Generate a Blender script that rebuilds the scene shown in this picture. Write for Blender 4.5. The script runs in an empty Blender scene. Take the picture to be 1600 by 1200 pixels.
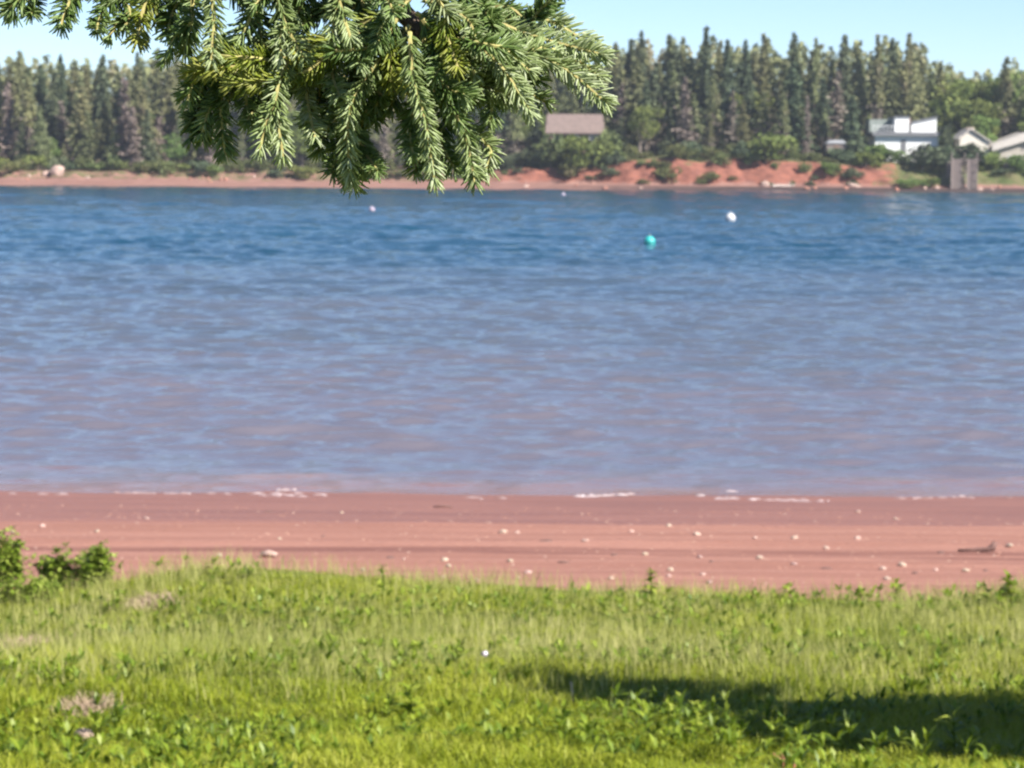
import bpy, math, random
import numpy as np
from mathutils import Vector, Matrix

SC = bpy.context.scene
COL = SC.collection
rng = np.random.default_rng(7)
random.seed(7)

# ------------------------------------------------------------------ camera
H_EYE, FPX = 5.2, 4000.0                    # eye height over the water, focal length in photo pixels (1600 wide)
PITCH, ROLL = math.atan(360 / FPX), math.radians(0.42)
cam_d = bpy.data.cameras.new('camera')
cam_d.sensor_width = 36.0
cam_d.lens = 36.0 * FPX / 1600
cam_d.clip_start, cam_d.clip_end = 0.1, 6000
cam_d.dof.use_dof = True
cam_d.dof.focus_distance = 2.42
cam_d.dof.aperture_fstop = 25.0
cam = bpy.data.objects.new('camera', cam_d)
COL.objects.link(cam)
fwd = Vector((0, math.cos(PITCH), -math.sin(PITCH)))
up0 = Vector((0, math.sin(PITCH), math.cos(PITCH)))
rt0 = Vector((1, 0, 0))
rt = rt0 * math.cos(ROLL) + up0 * math.sin(ROLL)
up = up0 * math.cos(ROLL) - rt0 * math.sin(ROLL)
M = Matrix((rt, up, -fwd)).transposed().to_4x4()
M.translation = (0, 0, H_EYE)
cam.matrix_world = M
SC.camera = cam

# ------------------------------------------------------------------ light
SUN_EL, SUN_AZ = math.radians(39), math.atan2(0.79, -0.61)      # azimuth from +Y towards +X
w = bpy.data.worlds.new('World'); SC.world = w; w.use_nodes = True
nt = w.node_tree; nt.nodes.clear()
sky = nt.nodes.new('ShaderNodeTexSky'); sky.sky_type = 'NISHITA'; sky.sun_disc = False
sky.sun_elevation, sky.sun_rotation = SUN_EL, SUN_AZ
sky.altitude, sky.air_density, sky.dust_density, sky.ozone_density = 0, 0.6, 0.1, 3.0
bg = nt.nodes.new('ShaderNodeBackground'); bg.inputs['Strength'].default_value = 0.070
wo = nt.nodes.new('ShaderNodeOutputWorld')
nt.links.new(sky.outputs[0], bg.inputs[0]); nt.links.new(bg.outputs[0], wo.inputs[0])
sd = bpy.data.lights.new('sun', 'SUN'); sd.energy = 4.7; sd.angle = math.radians(0.5); sd.color = (1.0, 0.95, 0.87)
sun = bpy.data.objects.new('sun', sd); COL.objects.link(sun)
sdir = Vector((math.sin(SUN_AZ) * math.cos(SUN_EL), math.cos(SUN_AZ) * math.cos(SUN_EL), math.sin(SUN_EL)))
sun.rotation_euler = sdir.to_track_quat('Z', 'Y').to_euler(); sun.location = (20, -20, 40)
SC.view_settings.view_transform = 'Standard'
SC.view_settings.look = 'None'
SC.view_settings.gamma = 1.0
SC.view_settings.use_curve_mapping = False
SC.view_settings.exposure = 1.28
SC.render.engine = 'CYCLES'
SC.cycles.filter_width = 2.2
SC.cycles.max_bounces = 6
SC.cycles.use_denoising = True

# ------------------------------------------------------------------ picture <-> place
def ray(px, py):
    v = fwd + rt * ((px - 800) / FPX) - up * ((py - 600) / FPX)
    return v / v.y
def at(px, py, d):
    v = ray(px, py) * d
    return Vector((v.x, v.y, v.z + H_EYE))
def onz(px, py, z):
    v = ray(px, py)
    d = (z - H_EYE) / v.z
    return at(px, py, d)
def onf(px, py, f, d0=20.0):
    """first place where the ray through a pixel meets the surface z = f(x, y)"""
    v = ray(px, py); lo = 8.0 if d0 < 100 else 340.0; hi = 45.0 if d0 < 100 else 430.0
    ds = np.linspace(lo, hi, 600); zr = H_EYE + v.z*ds; zs = np.asarray(f(v.x*ds, ds))
    k = np.nonzero(zr <= zs)[0]; d = float(ds[k[0]]) if len(k) else float(ds[np.argmin(zr - zs)])
    p = at(px, py, d); return Vector((p.x, p.y, float(f(p.x, p.y))))

# ------------------------------------------------------------------ helpers
def lin(r, g, b):
    f = lambda c: (c / 255 / 12.92) if c <= 10 else ((c / 255 + 0.055) / 1.055) ** 2.4
    return (f(r), f(g), f(b))

class NT:
    def __init__(s, name):
        s.m = bpy.data.materials.new(name); s.m.use_nodes = True
        s.t = s.m.node_tree; s.t.nodes.clear()
        s.out = s.n('ShaderNodeOutputMaterial')
    def n(s, typ, **kw):
        o = s.t.nodes.new(typ)
        for k, v in kw.items():
            if k.startswith('i_'):
                o.inputs[k[2:].replace('_', ' ')].default_value = v
            else:
                setattr(o, k, v)
        return o
    def l(s, a, b): s.t.links.new(a, b)
    def mix(s, f, a, b, blend='MIX'):
        o = s.n('ShaderNodeMix', data_type='RGBA', blend_type=blend)
        for sock, v in ((o.inputs[0], f), (o.inputs[6], a), (o.inputs[7], b)):
            if hasattr(v, 'links'): s.l(v, sock)
            elif isinstance(v, (tuple, list)): sock.default_value = (*v, 1)
            else: sock.default_value = v
        return o.outputs[2]
    def math(s, op, a, b=0.0, clamp=False):
        o = s.n('ShaderNodeMath', operation=op, use_clamp=clamp)
        for sock, v in ((o.inputs[0], a), (o.inputs[1], b)):
            if hasattr(v, 'links'): s.l(v, sock)
            else: sock.default_value = v
        return o.outputs[0]
    def ramp(s, v, lo, hi):
        o = s.n('ShaderNodeMapRange', clamp=True, interpolation_type='SMOOTHSTEP')
        s.l(v, o.inputs[0]); o.inputs[1].default_value = lo; o.inputs[2].default_value = hi
        return o.outputs[0]
    def noise(s, vec, scale, detail=3, rough=0.55, stretch=None):
        if stretch:
            mp = s.n('ShaderNodeMapping'); mp.inputs['Scale'].default_value = stretch
            s.l(vec, mp.inputs[0]); vec = mp.outputs[0]
        o = s.n('ShaderNodeTexNoise'); s.l(vec, o.inputs['Vector'])
        o.inputs['Scale'].default_value = scale; o.inputs['Detail'].default_value = detail; o.inputs['Roughness'].default_value = rough
        return o.outputs[0]
    def bump(s, h, strength, dist):
        o = s.n('ShaderNodeBump'); o.inputs['Strength'].default_value = strength; o.inputs['Distance'].default_value = dist
        s.l(h, o.inputs['Height']); return o.outputs[0]
    def finish(s, col, rough=0.8, normal=None, spec=0.3, trans=0.0):
        b = s.n('ShaderNodeBsdfPrincipled')
        if hasattr(col, 'links'): s.l(col, b.inputs['Base Color'])
        else: b.inputs['Base Color'].default_value = (*col, 1)
        if hasattr(rough, 'links'): s.l(rough, b.inputs['Roughness'])
        else: b.inputs['Roughness'].default_value = rough
        b.inputs['Specular IOR Level'].default_value = spec
        if normal is not None: s.l(normal, b.inputs['Normal'])
        sh = b.outputs[0]
        if trans > 0:
            tr = s.n('ShaderNodeBsdfTranslucent')
            if hasattr(col, 'links'): s.l(col, tr.inputs[0])
            else: tr.inputs[0].default_value = (*col, 1)
            mx = s.n('ShaderNodeMixShader'); mx.inputs[0].default_value = trans
            s.l(sh, mx.inputs[1]); s.l(tr.outputs[0], mx.inputs[2]); sh = mx.outputs[0]
        s.l(sh, s.out.inputs['Surface'])
        return s.m

def simple(name, c1, c2=None, scale=3.0, rough=0.8, spec=0.3, trans=0.0, bump=0.0, objvar=0.0, c3=None, stretch=None):
    """two or three colours mottled by noise, varied a little from object to object"""
    t = NT(name)
    tc = t.n('ShaderNodeTexCoord').outputs['Object']
    c2 = c2 or tuple(0.75 * v for v in c1)
    nz = t.noise(tc, scale, 4, 0.6, stretch)
    col = t.mix(t.ramp(nz, 0.35, 0.65), c1, c2)
    if c3:
        col = t.mix(t.ramp(t.noise(tc, scale * 0.37, 2), 0.5, 0.68), col, c3)
    if objvar:
        oi = t.n('ShaderNodeObjectInfo').outputs['Random']
        hs = t.n('ShaderNodeHueSaturation')
        t.l(col, hs.inputs['Color'])
        t.l(t.math('ADD', t.math('MULTIPLY', oi, 2 * objvar), 1 - objvar), hs.inputs['Value'])
        r2 = t.math('FRACT', t.math('MULTIPLY', oi, 17.3))
        t.l(t.math('ADD', t.math('MULTIPLY', r2, 0.06), 0.47), hs.inputs['Hue'])
        col = hs.outputs[0]
    nrm = t.bump(nz, bump, 0.05) if bump else None
    return t.finish(col, rough, nrm, spec, trans)

def attr_mat(name, cols, rough=0.6, spec=0.3, trans=0.3):
    """blades and needles: each carries its own tint value 0..1 (attribute 'tint')"""
    t = NT(name)
    a = t.n('ShaderNodeAttribute', attribute_name='tint').outputs['Fac']
    r = t.n('ShaderNodeValToRGB'); t.l(a, r.inputs[0])
    el = r.color_ramp.elements
    while len(el) < len(cols): el.new(0.5)
    for i, c in enumerate(cols):
        el[i].position = i / (len(cols) - 1); el[i].color = (*c, 1)
    return t.finish(r.outputs[0], rough, None, spec, trans)

def mesh_np(name, V, F, mats=(), tint=None, smooth=False):
    V = np.asarray(V, dtype=np.float32); F = np.asarray(F, dtype=np.int32)
    me = bpy.data.meshes.new(name)
    k = F.shape[1]
    me.vertices.add(len(V)); me.vertices.foreach_set('co', V.ravel())
    me.loops.add(F.size); me.loops.foreach_set('vertex_index', F.ravel())
    me.polygons.add(len(F)); me.polygons.foreach_set('loop_start', np.arange(0, F.size, k, dtype=np.int32))
    if smooth: me.polygons.foreach_set('use_smooth', np.ones(len(F), dtype=bool))
    for m in mats: me.materials.append(m)
    if tint is not None:
        at_ = me.attributes.new('tint', 'FLOAT', 'POINT'); at_.data.foreach_set('value', np.asarray(tint, dtype=np.float32))
    me.update(calc_edges=True)
    return me

class MB:
    """collects polygons of any size for one mesh"""
    def __init__(s): s.v, s.f = [], []
    def add(s, vs, fs):
        o = len(s.v); s.v += [tuple(v) for v in vs]; s.f += [tuple(i + o for i in f) for f in fs]
    def box(s, x0, x1, y0, y1, z0, z1):
        s.add([(x0,y0,z0),(x1,y0,z0),(x1,y1,z0),(x0,y1,z0),(x0,y0,z1),(x1,y0,z1),(x1,y1,z1),(x0,y1,z1)],
              [(0,3,2,1),(4,5,6,7),(0,1,5,4),(1,2,6,5),(2,3,7,6),(3,0,4,7)])
    def prism(s, prof, y0, y1):
        """profile in x,z extruded along y"""
        n = len(prof)
        s.add([(x, y0, z) for x, z in prof] + [(x, y1, z) for x, z in prof],
              [tuple(range(n)), tuple(range(2*n-1, n-1, -1))] + [(i, i + n, (i+1) % n + n, (i+1) % n) for i in range(n)])
    def tube(s, pts, rad, n=6):
        pts = [Vector(p) for p in pts]; o = len(s.v)
        for i, p in enumerate(pts):
            d = (pts[min(i+1, len(pts)-1)] - pts[max(i-1, 0)]).normalized()
            a = d.orthogonal().normalized() if i == 0 else (a - d * a.dot(d)).normalized()
            b = d.cross(a)
            for k in range(n):
                t = 2 * math.pi * k / n
                s.v.append(tuple(p + (a * math.cos(t) + b * math.sin(t)) * rad[i]))
        for i in range(len(pts) - 1):
            for k in range(n):
                s.f.append((o+i*n+k, o+i*n+(k+1) % n, o+(i+1)*n+(k+1) % n, o+(i+1)*n+k))
        s.f.append(tuple(o + k for k in range(n-1, -1, -1)))
        s.f.append(tuple(o + (len(pts)-1)*n + k for k in range(n)))
    def mesh(s, name, mat, smooth=False):
        me = bpy.data.meshes.new(name); me.from_pydata(s.v, [], s.f); me.materials.append(mat)
        if smooth:
            for p in me.polygons: p.use_smooth = True
        me.update(); return me

def link(name, me, parent=None, loc=None, kind=None):
    o = bpy.data.objects.new(name, me); COL.objects.link(o)
    if parent is not None: o.parent = parent
    if loc is not None: o.location = loc
    if kind: o['kind'] = kind
    return o
def tag(o, label, cat, group=None):
    o['label'] = label; o['category'] = cat
    if group: o['group'] = group
    return o
def empty(name, loc, label, cat, group=None, rz=0.0, sc=None):
    o = bpy.data.objects.new(name, None); COL.objects.link(o); o.location = loc; o.rotation_euler = (0, 0, rz)
    o.empty_display_size = 0.3
    if sc: o.scale = sc
    return tag(o, label, cat, group)

def fbm(x, y, seed=0, octs=4, lac=2.0):
    """cheap smooth noise from summed sines, about -1..1"""
    r = np.random.default_rng(seed); x = np.asarray(x, float); y = np.asarray(y, float)
    out = np.zeros(np.broadcast(x, y).shape); a = 1.0; f = 1.0; tot = 0
    for _ in range(octs):
        for _ in range(3):
            th = r.uniform(0, 2*math.pi); ph = r.uniform(0, 2*math.pi); q = f * r.uniform(.7, 1.3)
            out = out + a * np.sin(q * (x*math.cos(th) + y*math.sin(th)) + ph)
        tot += a * 1.8; a *= .55; f *= lac
    return out / tot

def grid_mesh(name, X, Y, Z, mat, smooth=True):
    r, c = X.shape
    V = np.stack([X, Y, Z], -1).reshape(-1, 3)
    i = np.arange(r*c).reshape(r, c)
    F = np.stack([i[:-1,:-1], i[:-1,1:], i[1:,1:], i[1:,:-1]], -1).reshape(-1, 4)
    return mesh_np(name, V, F, (mat,), smooth=smooth)

# ------------------------------------------------------------------ near ground shapes
def meadow_edge(x): return 23.6 + 0.55*fbm(np.asarray(x)*0.8, 0*np.asarray(x), 3) + 0.05*np.asarray(x)
def meadow_z(x, y):
    x = np.asarray(x, float); y = np.asarray(y, float)
    z = np.interp(y, [-30, 0, 14, 19, 24, 30], [4.2, 3.6, 1.93, 1.42, 1.08, 0.9])
    z = z + 0.05*fbm(x*0.9, y*0.9, 5) * np.clip((y-2)/8, 0, 1)
    z = z + 0.24*np.exp(-((x+2.6)/1.5)**2) * np.clip((y-20)/3, 0, 1) + 0.12*np.exp(-((x-5.2)/0.7)**2) * np.clip((y-21)/2, 0, 1)
    return z - np.clip(y - meadow_edge(x), 0, None)*1.3
def beach_z(x, y):
    x = np.asarray(x, float); y = np.asarray(y, float)
    y = y + 0.32*fbm(x*0.22, 0*x, 81, 3)*np.clip((y-26)/8, 0, 1)
    s = np.interp(y, [15, 24, 33, 39, 60, 120, 420], [1.2, 0.98, 0.40, 0.0, -1.2, -2.5, -3.0])
    b = 0.035*np.exp(-((y - 30.2 - .25*np.sin(x*.5))/0.35)**2) + 0.03*np.exp(-((y - 27.6 - .3*np.sin(x*.33+1))/0.3)**2) + 0.02*np.exp(-((y-33.1)/.25)**2)
    return s + b + 0.012*fbm(x*1.2, y*2.2, 9) - 0.004*x*np.clip((45-y)/10, 0, 1)*0
def shore(x): return 376 - 0.02*np.asarray(x) + 1.5*fbm(np.asarray(x)*0.05, 0*np.asarray(x), 21, 3)
def bluff_h(x):
    """height of the land above the far beach"""
    x = np.asarray(x, float)
    h = np.interp(x, [-200, -90, -76, -60, -40, -20, -8, 8, 14, 18, 24, 28, 32, 38, 44, 50, 55, 60, 64, 75, 90, 200],
                     [1.8, 1.9, 2.0, 2.2, 2.1, 2.4, 2.6, 3.0, 3.3, 4.6, 4.9, 4.0, 4.9, 4.4, 4.3, 4.0, 4.3, 4.0, 3.9, 4.4, 4.4, 4.4])
    return h + 0.35*fbm(x*0.35, 0*x, 31, 3)
def far_z(x, y):
    x = np.asarray(x, float); y = np.asarray(y, float)
    t = y - shore(x) + 0.5*fbm(x*0.9, y*.3, 34, 3)
    h = bluff_h(x); wid = np.interp(x, [-10, 0, 54, 62], [5.5, 3.2, 3.2, 7.5])
    face = np.clip((t - 8) / wid, 0, 1); gul = (0.75*fbm(x*0.75, y*0.5, 33, 4) + 0.4*fbm(x*2.4, y*1.6, 36, 3))*np.sin(np.pi*face)
    z = np.where(t < 8, t*0.105, 0.84 + (h - 0.84)*(face**0.8) + gul*0.8)
    back = np.clip(t - 8 - wid, 0, None)
    z = z + np.minimum(back*0.06, 4.5) + np.clip(back-80, 0, 500)*0.02
    return z

# ------------------------------------------------------------------ setting materials
t = NT('red_sand')
pos = t.n('ShaderNodeNewGeometry').outputs['Position']
sx = t.n('ShaderNodeSeparateXYZ'); t.l(pos, sx.inputs[0]); Y = sx.outputs[1]
streak = t.noise(pos, 1.0, 5, 0.6, (0.18, 2.6, 1.0)); fine = t.noise(pos, 9.0, 6, 0.7); spk = t.noise(pos, 26.0, 2, 0.5)
dry = t.mix(t.ramp(streak, .38, .62), (0.335, 0.163, 0.122), (0.275, 0.127, 0.094))
dry = t.mix(t.math('MULTIPLY', t.ramp(fine, .5, .75), 0.55), dry, (0.23, 0.10, 0.075))
dry = t.mix(t.math('MULTIPLY', t.ramp(spk, .64, .72), 0.5), dry, (0.43, 0.27, 0.21))
# line of weed and grit left by an older tide
wr = t.math('ADD', Y, t.math('MULTIPLY', t.noise(pos, 1.0, 4, .6, (0.25, 0.25, 1)), 2.0))
wr1 = t.math('SUBTRACT', 1.0, t.ramp(t.math('ABSOLUTE', t.math('SUBTRACT', wr, 30.0)), .1, .75))
dry = t.mix(t.math('MULTIPLY', wr1, t.math('MULTIPLY', t.ramp(streak, .42, .58), .75)), dry, (0.165, 0.068, 0.055))
wet = t.mix(t.ramp(streak, .4, .6), (0.262, 0.122, 0.094), (0.215, 0.100, 0.080))
wl = t.math('ADD', Y, t.math('MULTIPLY', t.noise(pos, 1.0, 3, .5, (0.12, 0.2, 1)), 1.2))
wf = t.ramp(wl, 33.35, 33.75)
col = t.mix(wf, dry, wet)
rg = t.math('SUBTRACT', 0.9, t.math('MULTIPLY', wf, 0.32))
M_SAND = t.finish(col, rg, t.bump(t.math('ADD', fine, t.math('MULTIPLY', streak, 1.5)), 0.5, 0.04), 0.25)

t = NT('meadow_soil')
pos = t.n('ShaderNodeNewGeometry').outputs['Position']
M_SOIL = t.finish(t.mix(t.ramp(t.noise(pos, 2.2, 5, .65), .4, .62), (0.10, 0.125, 0.015), (0.16, 0.165, 0.03)), 0.95, None, 0.1)

t = NT('estuary_water')
pos = t.n('ShaderNodeNewGeometry').outputs['Position']
sx = t.n('ShaderNodeSeparateXYZ'); t.l(pos, sx.inputs[0]); Y = sx.outputs[1]
big = t.noise(pos, 1.0, 4, .6, (0.02, 0.05, 1.0)); med = t.noise(pos, 1.0, 4, .6, (0.16, 0.5, 1.0))
mid_n = t.noise(pos, 1.0, 4, .65, (0.09, 0.22, 1.0))
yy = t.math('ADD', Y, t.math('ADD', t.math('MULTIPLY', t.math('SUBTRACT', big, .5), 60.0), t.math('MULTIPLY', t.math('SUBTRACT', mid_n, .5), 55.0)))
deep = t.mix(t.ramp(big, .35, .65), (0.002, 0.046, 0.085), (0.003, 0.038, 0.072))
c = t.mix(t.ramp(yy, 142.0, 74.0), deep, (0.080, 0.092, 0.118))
c = t.mix(t.ramp(yy, 78.0, 48.0), c, (0.122, 0.112, 0.138))  # lavender blue of the mid and near tones is partly sky reflection put into the colour
ys = t.math('ADD', Y, t.math('MULTIPLY', t.math('SUBTRACT', med, .5), 7.0))
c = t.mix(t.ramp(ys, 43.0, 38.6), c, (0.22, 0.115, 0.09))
patch = t.noise(pos, 1.0, 3, .5, (0.22, 0.55, 1.0))
c = t.mix(t.math('MULTIPLY', t.ramp(patch, .55, .72), t.ramp(Y, 46.0, 40.0)), c, (0.24, 0.125, 0.085))
rip = t.math('ADD', t.noise(pos, 1.0, 5, .66, (1.5, 3.2, 1.0)), t.math('MULTIPLY', t.noise(pos, 1.0, 4, .62, (0.30, 0.9, 1.0)), t.math('MULTIPLY', t.ramp(Y, 60.0, 160.0), 5.0)))
t_dist = 0.045
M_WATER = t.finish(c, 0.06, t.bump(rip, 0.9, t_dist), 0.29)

t = NT('far_land_ground')
pos = t.n('ShaderNodeNewGeometry').outputs['Position']
nrm = t.n('ShaderNodeNewGeometry').outputs['Normal']
sx = t.n('ShaderNodeSeparateXYZ'); t.l(pos, sx.inputs[0])
sn = t.n('ShaderNodeSeparateXYZ'); t.l(nrm, sn.inputs[0])
n1 = t.noise(pos, 0.5, 5, .6); n2 = t.noise(pos, 1.0, 4, .6, (.7, .7, 2.5))
red = t.mix(t.ramp(n2, .38, .66), (0.250, 0.100, 0.070), (0.150, 0.062, 0.048))
turf = t.mix(t.ramp(n1, .4, .6), (0.075, 0.095, 0.032), (0.125, 0.115, 0.055))
sand = t.mix(t.ramp(t.noise(pos, 1.0, 4, .6, (.15, 1.2, 1)), .4, .6), (0.27, 0.150, 0.122), (0.21, 0.112, 0.092))
dark = (0.060, 0.042, 0.040)
westf = t.ramp(sx.outputs[0], 4.0, -14.0)
red = t.mix(westf, red, t.mix(t.ramp(n2, .38, .62), (0.25, 0.135, 0.110), (0.16, 0.085, 0.072)))
# turf where it is flat above the bluff, and on the slope east of the bare face
z = t.math('ADD', sx.outputs[2], t.math('MULTIPLY', t.math('SUBTRACT', n1, .5), 1.6))
east = t.ramp(t.math('ADD', sx.outputs[0], t.math('MULTIPLY', t.math('SUBTRACT', n1, .5), 14.0)), 54.0, 58.0)
west = t.ramp(t.math('ADD', sx.outputs[0], t.math('MULTIPLY', t.math('SUBTRACT', n1, .5), 24.0)), 2.0, -12.0)
flat = t.ramp(sn.outputs[2], .80, .92)
tf = t.math('MAXIMUM', t.math('MULTIPLY', flat, t.ramp(z, 2.6, 3.6)), east)
tf = t.math('MAXIMUM', tf, t.math('MULTIPLY', west, t.math('MULTIPLY', t.ramp(n2, .40, .55), .85)))
c = t.mix(tf, red, turf)
c = t.mix(t.ramp(z, 1.25, 0.85), c, sand)
c = t.mix(t.math('MULTIPLY', t.ramp(sx.outputs[2], 0.74, 0.46), t.ramp(t.math('ADD', sx.outputs[0], t.math('MULTIPLY', n1, 30.0)), 8.0, 50.0)), c, dark)
M_FAR = t.finish(c, 0.95, t.bump(n2, .6, .3), 0.15)

# ------------------------------------------------------------------ setting meshes
ys = np.concatenate([np.linspace(-40, 10, 26)[:-1], np.linspace(10, 27, 120)])
xs = np.concatenate([np.linspace(-60, -9, 35)[:-1], np.linspace(-9, 9, 160), np.linspace(9, 60, 35)[1:]])
X, Yg = np.meshgrid(xs, ys)
link('meadow', grid_mesh('meadow', X, Yg, meadow_z(X, Yg), M_SOIL), kind='structure')
ys = np.concatenate([np.linspace(20, 46, 260), np.linspace(46, 420, 60)[1:]])
xs = np.concatenate([np.linspace(-400, -12, 50)[:-1], np.linspace(-12, 12, 240), np.linspace(12, 400, 50)[1:]])
X, Yg = np.meshgrid(xs, ys)
link('beach', grid_mesh('beach', X, Yg, beach_z(X, Yg), M_SAND), kind='structure')

# water: a fan of rows, finer near the beach, with real wind chop
n = 1050
ys = 36.5 * np.exp(np.linspace(0, math.log(392/36.5), n))
u = np.concatenate([[-7, -3.5, -2, -1.4], np.linspace(-1, 1, 640), [1.4, 2, 3.5, 7]])
X = (ys[:, None]*0.225 + 5) * u[None, :]
Yg = np.repeat(ys[:, None], len(u), 1)
Z = np.zeros_like(X); r = np.random.default_rng(4)
dy = np.gradient(ys)[:, None]
damp = np.clip((Yg - 38.2) / 8, 0.12, 1)
edge = np.clip((1.25 - np.abs(u)) / 0.25, 0, 1)[None, :]
for k in range(64):
    lam = 0.36 * (5.6 ** r.uniform(0, 1)); th = math.radians(r.normal(98, 22)); kk = 2*math.pi/lam
    amp = 0.0047 * lam ** 0.95 * r.uniform(.6, 1.3)
    ph = kk*(X*math.cos(th) + Yg*math.sin(th)) + r.uniform(0, 6.28)
    fade = np.clip((lam - 2.4*dy) / (1.6*dy), 0, 1)
    s = np.sin(ph); Z += amp*fade*(s + 0.35*(s*s - .5)*np.sign(s+2))
for k in range(22):
    lam = 3.2 * (3.0 ** r.uniform(0, 1)); th = math.radians(r.normal(96, 22)); kk = 2*math.pi/lam
    fade = np.clip((lam - 2.4*dy) / (1.2*dy), 0, 1) * np.clip((Yg - 70) / 70, 0, 1)
    Z += 0.0036*lam*r.uniform(.6, 1.2)*fade*np.sin(kk*(X*math.cos(th) + Yg*math.sin(th)) + r.uniform(0, 6.28))
Z *= damp*edge
Z += 0.0
link('water', grid_mesh('water', X, Yg, Z, M_WATER), kind='structure')

ys = np.concatenate([np.linspace(366, 376, 12)[:-1], np.linspace(376, 400, 90), np.linspace(400, 480, 40)[1:], np.geomspace(480, 1100, 14)[1:]])
xs = np.concatenate([-np.geomspace(110, 700, 18)[::-1][:-1], np.linspace(-110, 110, 620), np.geomspace(110, 700, 18)[1:]])
X, Yg = np.meshgrid(xs, ys)
link('far_shore', grid_mesh('far_shore', X, Yg, far_z(X, Yg), M_FAR), kind='structure')

# ------------------------------------------------------------------ far trees
M_BARK = simple('grey_bark', (0.20, 0.165, 0.14), (0.12, 0.10, 0.085), 2.0, 0.9)
M_OLIVE = simple('olive_needles', (0.235, 0.245, 0.115), (0.155, 0.170, 0.085), 0.55, 0.85, 0.15, 0.18, objvar=.22, c3=(0.28, 0.245, 0.16))
M_DARK = simple('dark_needles', (0.115, 0.14, 0.075), (0.070, 0.092, 0.055), 0.6, 0.85, 0.15, 0.12, objvar=.2)
M_DEAD = simple('bare_grey_twigs', (0.27, 0.215, 0.185), (0.19, 0.155, 0.135), 0.7, 0.95, 0.1, 0.1, objvar=.18)
M_LEAF = simple('bright_leaves', (0.19, 0.24, 0.065), (0.125, 0.17, 0.05), 0.7, 0.8, 0.2, 0.28, objvar=.18)
M_SHRUB = simple('shrub_leaves', (0.17, 0.19, 0.07), (0.10, 0.125, 0.05), 0.9, 0.8, 0.2, 0.25, objvar=.25, c3=(0.16, 0.145, 0.07))

def tri_cloud(P, size, r, flat=0.5):
    """one small triangle of foliage at each point"""
    n = len(P)
    a = r.normal(size=(n, 3)); a[:, 2] *= flat; a /= np.linalg.norm(a, axis=1)[:, None]
    b = r.normal(size=(n, 3)); b[:, 2] *= flat; b -= a*(a*b).sum(1)[:, None]; b /= np.linalg.norm(b, axis=1)[:, None]
    s = (size * r.uniform(.55, 1.35, n))[:, None] if np.ndim(size) == 0 else (size*r.uniform(.55, 1.35, n))[:, None]
    V = np.stack([P + a*s*.6, P - a*s*.4 + b*s*.42, P - a*s*.4 - b*s*.42], 1).reshape(-1, 3)
    return V, np.arange(3*n).reshape(-1, 3)

def conifer_points(r, H, R, t0, t1, levels, per, droop, gap=0.0):
    P, S = [], []
    for i in range(levels):
        tt = t0 + (t1 - t0)*(i + r.uniform(-.4, .4))/levels
        rad = R * (1 - tt)**0.85 * r.uniform(.55, 1.2) + 0.14
        for j in range(per):
            if r.uniform() < gap: continue
            az = r.uniform(0, 2*math.pi); L = rad*r.uniform(.6, 1.15); m = max(2, int(L/0.15))
            for q in range(m):
                f = (q + r.uniform(.2, 1))/m; rr = L*f
                P.append((rr*math.cos(az) + r.normal(0, .12), rr*math.sin(az) + r.normal(0, .12), tt*H - droop*rr*f + r.normal(0, .08)))
                S.append(.42 + .30*(1-f))
    return np.array(P), np.array(S)

def trunk_mesh(name, H, r0, mat, r, lean=0.0):
    m = MB(); pts = []; rad = []
    for i in range(6):
        f = i/5; pts.append((lean*f*f*H*.1 + r.normal(0, .03), r.normal(0, .03), f*H - 0.4*(i == 0))); rad.append(r0*(1-f*.93))
    m.tube(pts, rad, 6); return m.mesh(name, mat)

def conifer_kind(seed, H, R, mat, t0=0.12, dead=True, levels=44, per=6, gap=0.15, droop=.35):
    r = np.random.default_rng(seed)
    k = {'H': H, 'trunk': trunk_mesh('trunk', H, 0.022*H**.8 + .06, M_BARK, r)}
    tc = 0.42 + r.uniform(-.08, .1) if dead else t0
    P, S = conifer_points(r, H, R, tc, 1.0, int(levels*(1-tc)), per, droop, gap)
    V, F = tri_cloud(P, S*1.05, r, .7); k['crown'] = mesh_np('crown', V, F, (mat,))
    if dead:
        P, S = conifer_points(r, H, R*.85, .10, tc + .1, int(levels*.45), 5, .15, .35)
        V, F = tri_cloud(P, S*0.85, r, .5); k['dead_branches'] = mesh_np('dead_branches', V, F, (M_DEAD,))
    return k

KINDS = {'olive': [conifer_kind(100+i, 16, 3.3 + .5*(i % 3), M_OLIVE, dead=(i % 3 != 2), levels=50, per=8) for i in range(7)],
         'dark': [conifer_kind(200+i, 15, 3.1 + .5*(i % 3), M_DARK, t0=.06, dead=(i % 4 == 3), per=8, gap=.08) for i in range(6)],
         'dead': [conifer_kind(300+i, 14, 2.4, M_DEAD, t0=.12, dead=False, per=5, gap=.25, droop=.1) for i in range(3)]}

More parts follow.
